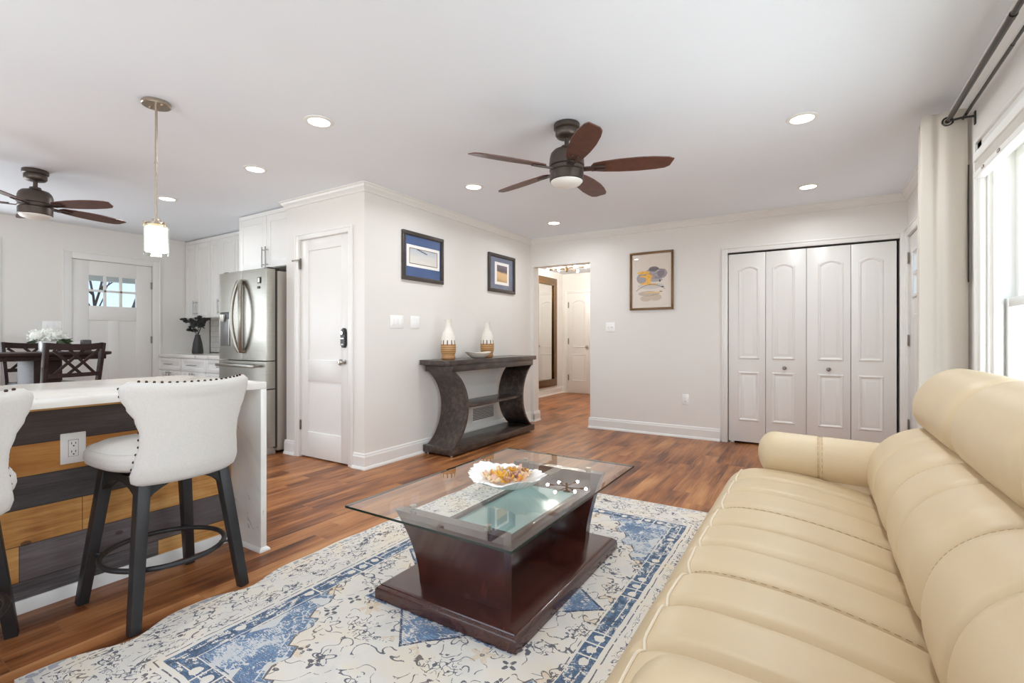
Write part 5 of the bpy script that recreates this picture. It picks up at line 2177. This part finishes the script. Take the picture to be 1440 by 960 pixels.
ld = fdoor('door', fx0, fs - 0.003, 0.905, ft, 1)
rd = fdoor('door', fs + 0.003, fx1, 0.905, ft, 1)
d1 = fdoor('drawer', fx0, fx1, 0.635, 0.895, 1)
d2 = fdoor('drawer', fx0, fx1, 0.075, 0.625, 1)
for dr, x, s in ((ld, fs - 0.045, -1), (rd, fs + 0.045, 1)):
    mb = MB()
    pts = []
    for k in range(21):
        q = k / 20
        pts.append((x + s * 0.055 * sin(pi * q) - s * 0.024, fy - 0.022 - 0.045 * sin(pi * q) ** 0.6, 0.985 + 0.70 * q))
    for a, b in zip(pts, pts[1:]):
        pass
    mb.tube(pts, 0.019, 12)
    for q in (0, -1):
        mb.tube([pts[q], (pts[q][0], fy + 0.004, pts[q][2])], 0.013, 10)
    mb.build('handle', M['steel'], dr)
for dr, z in ((d1, 0.85), (d2, 0.57)):
    mb = MB()
    mb.bar((fx0 + 0.06, fy - 0.045, z), (fx1 - 0.10, fy - 0.045, z), 0.022, 0.030, bevel=0.006)
    for x in (fx0 + 0.09, fx1 - 0.13):
        mb.bar((x, fy - 0.04, z), (x, fy + 0.016, z), 0.03, 0.022, bevel=0.003)
    mb.build('handle', M['steel'], dr)
mb = MB()
mb.box(fx0 + 0.055, fx0 + 0.235, fy - 0.0005, fy + 0.022, 1.04, 1.385, bevel=0.002)
di = mb.build('dispenser', simple('grey_recess', (104, 102, 100), 0.35, var=0.05), ld)
mb = MB()
mb.box(fx0 + 0.055, fx0 + 0.235, fy - 0.004, fy + 0.02, 1.315, 1.385, bevel=0.002)
mb.build('control_panel', M['dark_plastic'], di)
mb = MB()
mb.lathe([(0, 1.29), (0.022, 1.29), (0.03, 1.34), (0.03, 1.36), (0, 1.36)], 16, (fx0 + 0.13, fy - 0.008, 0))
mb.build('spout', M['chrome'], di)
mb = MB()
mb.box(fx0 + 0.215, fx0 + 0.23, fy - 0.003, fy + 0.0, 1.05, 1.31)
mb.build('side_strip', M['steel'], di)
mb = MB()
yb_ = fy + 0.0045
frame_ring(mb, 0, 0, 0, 0, 0, 0, 0, 0) if False else None
mb.box(fx1 - 0.125, fx1 - 0.080, fy + 0.004, fy + 0.011, 1.645, 1.705)
mb.box(fx1 - 0.125, fx1 - 0.095, fy + 0.003, fy + 0.011, 1.595, 1.618)
sk = mb.build('sticker', M['dark_plastic'], rd)
mb = MB()
mb.box(fx1 - 0.117, fx1 - 0.090, fy + 0.0032, fy + 0.008, 1.655, 1.697)
mb.build('sticker_face', M['plate'], sk)
for x in (fx0 + 0.06, fx1 - 0.06):
    mb = MB()
    mb.box(x - 0.035, x + 0.035, 2.68, 2.80, ft - 0.003, ft + 0.018, bevel=0.004)
    mb.build('hinge_cover', M['dark_plastic'], t)
mb = MB()
for x in (fx0 + 0.06, fx1 - 0.06):
    mb.box(x - 0.03, x + 0.03, 2.68, 2.76, 0.0, 0.075, bevel=0.004)
    mb.box(x - 0.03, x + 0.03, 3.35, 3.42, 0.0, 0.05, bevel=0.004)
mb.build('foot', M['steel_side'], t)


# =================================================================== CABINETS
def bar_pull(mb, u, w, L, vertical, n):
    if vertical:
        mb.tube([(u, n + 0.028, w - L / 2), (u, n + 0.028, w + L / 2)], 0.0055, 10)
        for s in (-1, 1):
            mb.tube([(u, n, w + s * L * 0.36), (u, n + 0.028, w + s * L * 0.36)], 0.005, 8)
    else:
        mb.tube([(u - L / 2, n + 0.028, w), (u + L / 2, n + 0.028, w)], 0.0055, 10)
        for s in (-1, 1):
            mb.tube([(u + s * L * 0.36, n, w), (u + s * L * 0.36, n + 0.028, w)], 0.005, 8)


def cabinet_door(T, u0, u1, w0, w1, parent, pull=None, name='door', stile=0.062):
    mb = MB(T)
    shaker_leaf(mb, u0, u1, w0, w1, 0.001, 0.020, [(w0 + stile, w1 - stile)], stile=stile, rec=0.008)
    d = mb.build(name, M['cabinet'], parent)
    if pull:
        mb = MB(T)
        bar_pull(mb, pull[0], pull[1], pull[2], pull[3], 0.020)
        mb.build('pull', M['pull'], d)
    return d


UY = 3.25
T = face_my(UY)
for (a, b, mid, lb) in ((-7.305, -6.652, -7.005, 'white shaker wall cabinet in the kitchen corner, above the dark vase'),
                        (-6.648, -6.06, -6.385, 'white shaker wall cabinet between the corner one and the refrigerator'),
                        (-6.056, -5.36, -5.71, 'white shaker wall cabinet mostly hidden behind the refrigerator')):
    t = thing('wall_cabinet', lb, 'kitchen cabinet', ((a + b) / 2, 3.4, 1.39), 0, 'white kitchen wall cabinets')
    mb = MB()
    mb.box(a, b, UY, KY - 0.012, 1.39, H - 0.012)
    mb.build('carcass', M['cabinet'], t)
    cabinet_door(T, a + 0.002, mid - 0.0015, 1.392, H - 0.06, t, (mid - 0.032, 1.52, 0.20, True))
    cabinet_door(T, mid + 0.0015, b - 0.002, 1.392, H - 0.06, t, (mid + 0.034, 1.52, 0.20, True))
    mb = MB(T)
    mb.box(a, b, 0, 0.02, H - 0.058, H - 0.012)
    mb.build('top_filler', M['cabinet'], t)

t = thing('wall_cabinet', 'white shaker cabinet mounted above the refrigerator', 'kitchen cabinet', (-4.84, 3.2, 1.845), 0, 'white kitchen wall cabinets')
mb = MB()
mb.box(-5.315, -4.364, 2.90, KY - 0.012, 1.845, H - 0.012)
mb.build('carcass', M['cabinet'], t)
T = face_my(2.90)
cabinet_door(T, -5.312, -4.805, 1.848, H - 0.055, t, (-4.835, 1.955, 0.21, True), stile=0.07)
cabinet_door(T, -4.801, -4.366, 1.848, H - 0.055, t, (-4.772, 1.955, 0.21, True), stile=0.07)
mb = MB(T)
mb.box(-5.315, -4.364, 0, 0.02, H - 0.053, H - 0.012)
mb.build('top_filler', M['cabinet'], t)

BYF = 2.935
T = face_my(BYF)
for (a, b, lb) in ((-7.305, -6.705, 'white base cabinet in the kitchen corner, nearest the back door'), (-6.701, -6.105, 'white base cabinet with its drawer in the middle of the counter run'),
                   (-6.101, -5.29, 'white base cabinet next to the refrigerator')):
    t = thing('base_cabinet', lb, 'kitchen cabinet', ((a + b) / 2, 3.2, 0), 0, 'white kitchen base cabinets')
    mb = MB()
    mb.box(a, b, BYF, KY - 0.002, 0.10, 0.873)
    mb.box(a, b, BYF + 0.06, KY - 0.002, 0.0, 0.10)
    mb.build('carcass', M['cabinet'], t)
    cabinet_door(T, a + 0.004, b - 0.004, 0.712, 0.868, t, ((a + b) / 2, 0.79, 0.20, False), 'drawer', 0.045)
    m_ = (a + b) / 2
    cabinet_door(T, a + 0.004, m_ - 0.002, 0.105, 0.706, t, (m_ - 0.035, 0.63, 0.14, True))
    cabinet_door(T, m_ + 0.002, b - 0.004, 0.105, 0.706, t, (m_ + 0.035, 0.63, 0.14, True))
mb = MB()
mb.box(LX + 0.001, -5.275, BYF - 0.03, KY - 0.0145, 0.8735, 0.915, bevel=0.003)
o = mb.build('kitchen_worktop', M['quartz'])
tag(o, 'white veined quartz worktop along the kitchen wall, under the dark vase', 'worktop')

# dark vase with sprigs
t = thing('vase_with_sprigs', 'charcoal bottle vase of dark leafy sprigs on the kitchen worktop', 'vase', (-6.99, 3.24, 0.9155))
mb = MB()
mb.lathe([(0, 0), (0.060, 0), (0.066, 0.01), (0.066, 0.04), (0.055, 0.13), (0.040, 0.20), (0.030, 0.235), (0.034, 0.25), (0.026, 0.25), (0.024, 0.2), (0, 0.19)], 28)
mb.build('vase', M['dark_vase'], t, local=True)
rnd = random.Random(5)


def leaf(mb, p, d, L, W):
    d = d.normalized()
    a = d.cross(Vector((rnd.uniform(-1, 1), rnd.uniform(-1, 1), rnd.uniform(0.2, 1)))).normalized()
    b = d.cross(a)
    pts = []
    vs = [p, p + d * L * 0.35 + a * W, p + d * L * 0.75 + a * W * 0.8, p + d * L, p + d * L * 0.75 - a * W * 0.8, p + d * L * 0.35 - a * W]
    up = b * W * 0.25
    V_ = [mb.bm.verts.new(q + (up if 0 < i < 3 or i > 3 else Vector())) for i, q in enumerate(vs)]
    c = mb.bm.verts.new(p + d * L * 0.55)
    for i in range(6):
        f = mb.bm.faces.new((V_[i], V_[(i + 1) % 6], c))
        f.material_index = mb.mi


for k in range(7):
    a = 2 * pi * k / 7 + 0.3
    sp = 0.10 + 0.10 * rnd.random()
    top_ = Vector((sp * cos(a) * 1.25, sp * sin(a) * 0.8, 0.43 + 0.06 * rnd.random()))
    if k == 3:
        top_ = Vector((-0.2, -0.02, 0.30))
    mb = MB()
    p0 = Vector((0, 0, 0.22))
    path = [p0.lerp(top_, q / 8) + Vector((0, 0, 0.05 * sin(pi * q / 8))) for q in range(9)]
    mb.tube(path, [0.003] * 9, 6)
    for q in range(3, 9):
        for s in range(3):
            leaf(mb, path[q], Vector((rnd.uniform(-1, 1), rnd.uniform(-1, 1), rnd.uniform(-0.1, 0.9))), 0.05, 0.019)
    mb.build('sprig', M['leafdark'], t, local=True, recalc=False)

# =================================================================== DINING CORNER
ang = radians(7.5)
ex, ey = Vector((-sin(ang), cos(ang), 0)), Vector((-cos(ang), -sin(ang), 0))     # along the front edge, away from the camera
P2 = Vector((-6.13, 2.06, 0))
Rz = Matrix.Rotation(ang, 4, 'Z')
TL, TW, TZ = 1.30, 0.62, 0.985
tc_ = P2 - ex * TL / 2 + ey * TW / 2
t = thing('dining_table', 'dark counter-height dining table with a storage pedestal near the back door', 'dining table', (tc_.x, tc_.y, 0), ang)


def rr(x, y, r, n=6):
    pts = []
    for cx, cy, a0 in ((x - r, y - r, 0), (-x + r, y - r, pi / 2), (-x + r, -y + r, pi), (x - r, -y + r, 3 * pi / 2)):
        for k in range(n + 1):
            a = a0 + pi / 2 * k / n
            pts.append((cx + r * cos(a), cy + r * sin(a)))
    return pts


mb = MB()
mb.loops([[Vector((x, y, z)) for x, y in rr(TW / 2 - i, TL / 2 - i, 0.10)] for i, z in ((0.03, TZ - 0.035), (0.006, TZ - 0.030), (0, TZ - 0.022), (0, TZ - 0.006), (0.006, TZ))])
mb.bm.faces.new([v for v in mb.bm.verts][:28][::-1])
mb.build('tabletop', M['blackwood'], t, local=True)
mb = MB()
mb.box(-TW / 2 + 0.05, TW / 2 - 0.05, -TL / 2 + 0.06, TL / 2 - 0.06, TZ - 0.075, TZ - 0.034, bevel=0.004)
mb.build('apron', M['blackwood'], t, local=True)
mb = MB()
mb.box(-0.16, 0.16, 0.06, 0.26, 0.10, TZ - 0.075, bevel=0.004)
mb.box(-0.20, 0.18, -0.02, 0.30, 0.0, 0.10, bevel=0.006)
pd = mb.build('pedestal', M['blackwood'], t, local=True)
for z in (0.50, 0.72):
    mb = MB()
    mb.box(0.16, 0.167, 0.075, 0.245, z, z + 0.19, bevel=0.003)
    mb.build('drawer', M['blackwood'], pd, local=True)


def make_chair(loc, rz, label):
    """faces -X in its local frame; back at +X"""
    t = thing('dining_chair', label, 'dining chair', loc, rz, 'dark cross-back dining chairs')
    W2, zt, zb = 0.225, 1.065, 0.785
    for s in (-1, 1):
        mb = MB()
        pts = [(0.0, s * W2 * 0.94, 0.0), (-0.02, s * W2 * 0.94, 0.62), (0.012, s * W2 * 0.98, 0.86), (0.045, s * W2, zt + 0.012)]
        for a, b in zip(pts, pts[1:]):
            mb.bar(a, b, 0.030, 0.042, up=(1, 0, 0), bevel=0.003)
        mb.build('rear_post', M['blackwood'], t, local=True)
        mb = MB()
        mb.bar((-0.40, s * 0.205, 0.61), (-0.40, s * 0.215, 0.0), 0.036, 0.036, up=(0, 1, 0), bevel=0.003)
        mb.build('leg', M['blackwood'], t, local=True)
    for z, h, nm in ((zt - 0.028, 0.058, 'top_rail'), (zb, 0.036, 'bottom_rail')):
        mb = MB()

        def rail(i, j, z=z, h=h):
            y = -W2 + 2 * W2 * i
            bow = 0.03 * (1 - (2 * i - 1) ** 2)
            x0 = (0.04 if nm == 'top_rail' else 0.0) + bow
            dz = (0.014 * (2 * i - 1) ** 2 if nm == 'top_rail' else 0)
            c = [(-0.009, -h / 2), (0.009, -h / 2), (0.009, h / 2), (-0.009, h / 2)]
            q = c[int(round(j * 4)) % 4]
            return Vector((x0 + q[0], y, z + q[1] + dz))
        mb.grid(rail, 17, 4, wrap_v=True)
        mb.build(nm, M['blackwood'], t, local=True, angle=40)
    for y0, y1 in ((-0.16, 0.05), (-0.05, 0.165), (0.165, -0.05), (0.05, -0.16)):
        mb = MB()
        mb.bar((0.022, y0, zb + 0.01), (0.055, y1 * 1.12, zt - 0.05), 0.024, 0.011, up=(1, 0, 0), bevel=0.002)
        mb.build('cross_slat', M['blackwood'], t, local=True)
    mb = MB()
    mb.box(-0.42, 0.01, -0.22, 0.22, 0.585, 0.625, bevel=0.004)
    mb.build('seat_frame', M['blackwood'], t, local=True)
    mb = MB()
    mb.box(-0.43, 0.0, -0.215, 0.215, 0.623, 0.665, bevel=0.018, seg=4)
    mb.build('seat', M['seat_grey'], t, local=True)
    for z in (0.22,):
        mb = MB()
        for s in (-1, 1):
            mb.bar((-0.40, s * 0.21, z), (-0.01, s * 0.21, z), 0.02, 0.03, bevel=0.002)
        mb.bar((-0.40, -0.21, z), (-0.40, 0.21, z), 0.02, 0.03, bevel=0.002)
        mb.build('stretcher', M['blackwood'], t, local=True)
    return t


ch = make_chair((-5.735, 1.605, 0), radians(16), 'dark cross-back dining chair with its back to the island, right of two')
dup(ch, (-7.08, 1.66, 0), pi + radians(4), 'dark cross-back dining chair on the far side of the table, left of two')

# flowers, glass box and candle on the dining table
t = thing('flower_arrangement', 'white hydrangeas in a square white vase on the dining table', 'flowers', (-6.40, 1.60, TZ + 0.0005))
mb = MB()
mb.box(-0.05, 0.05, -0.055, 0.055, 0.0, 0.10, bevel=0.006)
mb.build('vase', M['potwhite'], t, local=True)
rnd = random.Random(3)
for k in range(5):
    c = [(0, 0, 0.165), (0.0, 0.085, 0.150), (0.02, -0.085, 0.150), (-0.06, 0.03, 0.155), (0.05, 0.02, 0.15)][k]
    mb = MB()
    for q in range(110):
        v = Vector((rnd.gauss(0, 1), rnd.gauss(0, 1), rnd.gauss(0, 1))).normalized()
        if v.z < -0.6:
            continue
        p = Vector(c) + v * 0.055
        leaf(mb, p, v + Vector((rnd.uniform(-.8, .8), rnd.uniform(-.8, .8), rnd.uniform(-.8, .8))), 0.022, 0.009)
    mb.ball(c, 0.05, 12)
    mb.build('bloom', M['petal_white'], t, local=True, recalc=False)
mb = MB()
for d_ in ((0.3, 1, -0.1), (0.5, 0.8, -0.3), (0.6, -1, -0.2), (0.8, 0.4, -0.4), (0.4, 1, 0.15)):
    leaf(mb, Vector((0.02, 0.06 * (1 if d_[1] > 0 else -1), 0.115)), Vector(d_), 0.13, 0.026)
mb.build('leaf', M['leafgreen'], t, local=True, recalc=False)
mb = MB()
mb.box(-0.05, 0.05, -0.06, 0.06, 0.0, 0.10, bevel=0.004)
o = mb.build('square_vase', M['potwhite'])
o.location = (-6.42, 1.78, TZ + 0.0005)
tag(o, 'plain white square pot between the white flowers and the dark box', 'pot')
mb = MB()
mb.box(-0.035, 0.035, -0.036, 0.036, 0.0, 0.115, bevel=0.004)
mb.box(-0.028, 0.028, -0.029, 0.029, 0.113, 0.118, bevel=0.002)
o = mb.build('candle_box', M['candle'])
o.location = (-6.36, 1.885, TZ + 0.0005)
tag(o, 'small charcoal box right of the white flowers on the dining table', 'candle box')

# =================================================================== CURTAIN AND RODS
t = thing('curtain_rod', 'dark metal double curtain rod above the front window', 'curtain rod', (RX, 2.3, 2.30))
mb = MB()
mb.tube([(0.612, 3.62, 2.297), (0.612, 2.46, 2.297)], 0.0125, 16)
mb.tube([(0.612, 2.48, 2.297), (0.612, 0.6, 2.297)], 0.0105, 16)
mb.tube([(0.612, 2.49, 2.297), (0.612, 2.455, 2.297)], 0.0135, 16)
mb.build('front_rod', M['rodmetal'], t)
mb = MB()
mb.tube([(0.676, 3.60, 2.302), (0.676, 2.72, 2.302)], 0.0078, 12)
mb.tube([(0.676, 2.74, 2.302), (0.676, 0.6, 2.302)], 0.0065, 12)
mb.build('back_rod', M['rodmetal'], t)
for yy in (3.44, 0.75):
    mb = MB()
    mb.box(RX - 0.006, RX - 0.0005, yy - 0.012, yy + 0.012, 2.24, 2.31, bevel=0.002)
    mb.tube([(RX - 0.004, yy, 2.285), (0.66, yy, 2.288), (0.612, yy, 2.283)], 0.006, 8)
    mb.build('bracket', M['black_metal'], t)

t = thing('curtain', 'cream grommet curtain gathered at the far end of the front window', 'curtain', (0.60, 3.58, 0.02))
mb = MB()
ZT, ZB = 2.355, 0.02
path = [(0.697, 3.510), (0.665, 3.494), (0.61, 3.488), (0.575, 3.508), (0.545, 3.500), (0.517, 3.515), (0.505, 3.535), (0.515, 3.56), (0.56, 3.572), (0.64, 3.576), (0.690, 3.590), (0.695, 3.615), (0.66, 3.636), (0.58, 3.640), (0.525, 3.655), (0.520, 3.685), (0.57, 3.705), (0.66, 3.715)]


def cloth(i, j):
    x, y = spline(path, i)
    z = ZT + (ZB - ZT) * j
    k = 0.010 * sin(i * 24 + 2) * min(1, j * 4)
    return Vector((x + k * 0.6 + 0.010 * j * sin(i * 13), y + k, z))


mb.grid(cloth, 110, 50)
o = mb.build('panel', M['curtain'], t, angle=70, recalc=False)
sd = o.modifiers.new('thickness', 'SOLIDIFY')
sd.thickness = 0.002
for y_ in (3.489, 3.576, 3.640):
    mb = MB()
    mb.tube([(0.612 + 0.022 * cos(a), y_ - 0.001, 2.297 + 0.022 * sin(a)) for a in [2 * pi * k / 28 for k in range(28)]], 0.0045, 8, closed=True)
    mb.build('grommet', M['rodmetal'], t)
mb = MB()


def dark_strip(i, j):
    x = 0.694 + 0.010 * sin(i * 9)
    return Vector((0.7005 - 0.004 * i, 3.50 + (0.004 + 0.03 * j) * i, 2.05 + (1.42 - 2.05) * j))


mb.grid(dark_strip, 8, 6)  # narrow dark strip between the curtain and the wall
o = mb.build('dark_strip', M['curtain_dark'], t, recalc=False)
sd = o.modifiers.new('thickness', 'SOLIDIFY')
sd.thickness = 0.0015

# roller shade drawn up at the head of the window
t = thing('window_shade', 'white cellular shade drawn up at the top of the front window', 'window shade', (RX, 2.0, 1.98))
mb = MB()
mb.box(RX - 0.052, RX - 0.004, WN0 + 0.005, WN1 - 0.010, 1.985, 2.028, bevel=0.004)
mb.build('headrail', M['blind'], t)
mb = MB()
for k in range(5):
    z1 = 1.983 - k * 0.009
    mb.prism([(RX - 0.048, z1 - 0.0045), (RX - 0.040, z1), (RX - 0.016, z1), (RX - 0.008, z1 - 0.0045), (RX - 0.016, z1 - 0.009), (RX - 0.040, z1 - 0.009)], WN0 + 0.01, WN1 - 0.014, 'y')
mb.build('folded_cells', M['blind'], t, angle=20)
mb = MB()
mb.box(RX - 0.050, RX - 0.006, WN0 + 0.008, WN1 - 0.012, 1.905, 1.936, bevel=0.006)
mb.build('bottom_rail', M['blind'], t)
for yy in (3.08, 2.85, 1.5):
    mb = MB()
    mb.box(RX - 0.054, RX - 0.049, yy - 0.015, yy + 0.015, 1.914, 1.926)
    mb.build('rail_clip', M['hinge'], t)

# =================================================================== OUTSIDE
mb = MB()
mb.box(-9.6, LX - 0.16, 0.2, 4.4, 2.14, 2.26)
mb.box(-9.6, -9.5, 0.2, 4.4, 2.02, 2.16)
o = mb.build('porch_roof', M['porch'])
tag(o, 'pale porch roof seen through the back door panes', 'porch roof')
rnd = random.Random(21)


def tree(x, y, h, label, r0=0.10):
    mb = MB()

    def grow(p, d, L, r, depth):
        q = p
        pts, rs = [p], [r]
        n = 4
        dd = d.copy()
        for k in range(n):
            dd = (dd + Vector((rnd.uniform(-.22, .22), rnd.uniform(-.22, .22), rnd.uniform(-.05, .15)))).normalized()
            q = q + dd * L / n
            pts.append(q)
            rs.append(r * (1 - 0.45 * (k + 1) / n))
            if depth < 4 and k > 0:
                for _ in range(2 if depth < 3 else 1):
                    side = Vector((rnd.uniform(-1, 1), rnd.uniform(-1, 1), rnd.uniform(-0.1, 0.9))).normalized()
                    grow(q, (dd * 0.5 + side).normalized(), L * rnd.uniform(0.45, 0.65), r * 0.45, depth + 1)
        mb.tube(pts, rs, 5 if depth > 1 else 8)
    grow(Vector((x, y, -0.3)), Vector((0.05, 0, 1)), h, r0, 1)
    o = mb.build('bare_tree', M['bark'], recalc=False)
    tag(o, label, 'tree', 'bare winter trees outside')


tree(-10.4, 3.15, 2.5, 'bare tree outside the left panes of the back door', 0.06)
tree(-13.6, 4.75, 3.6, 'thicker bare tree outside the right panes of the back door', 0.10)
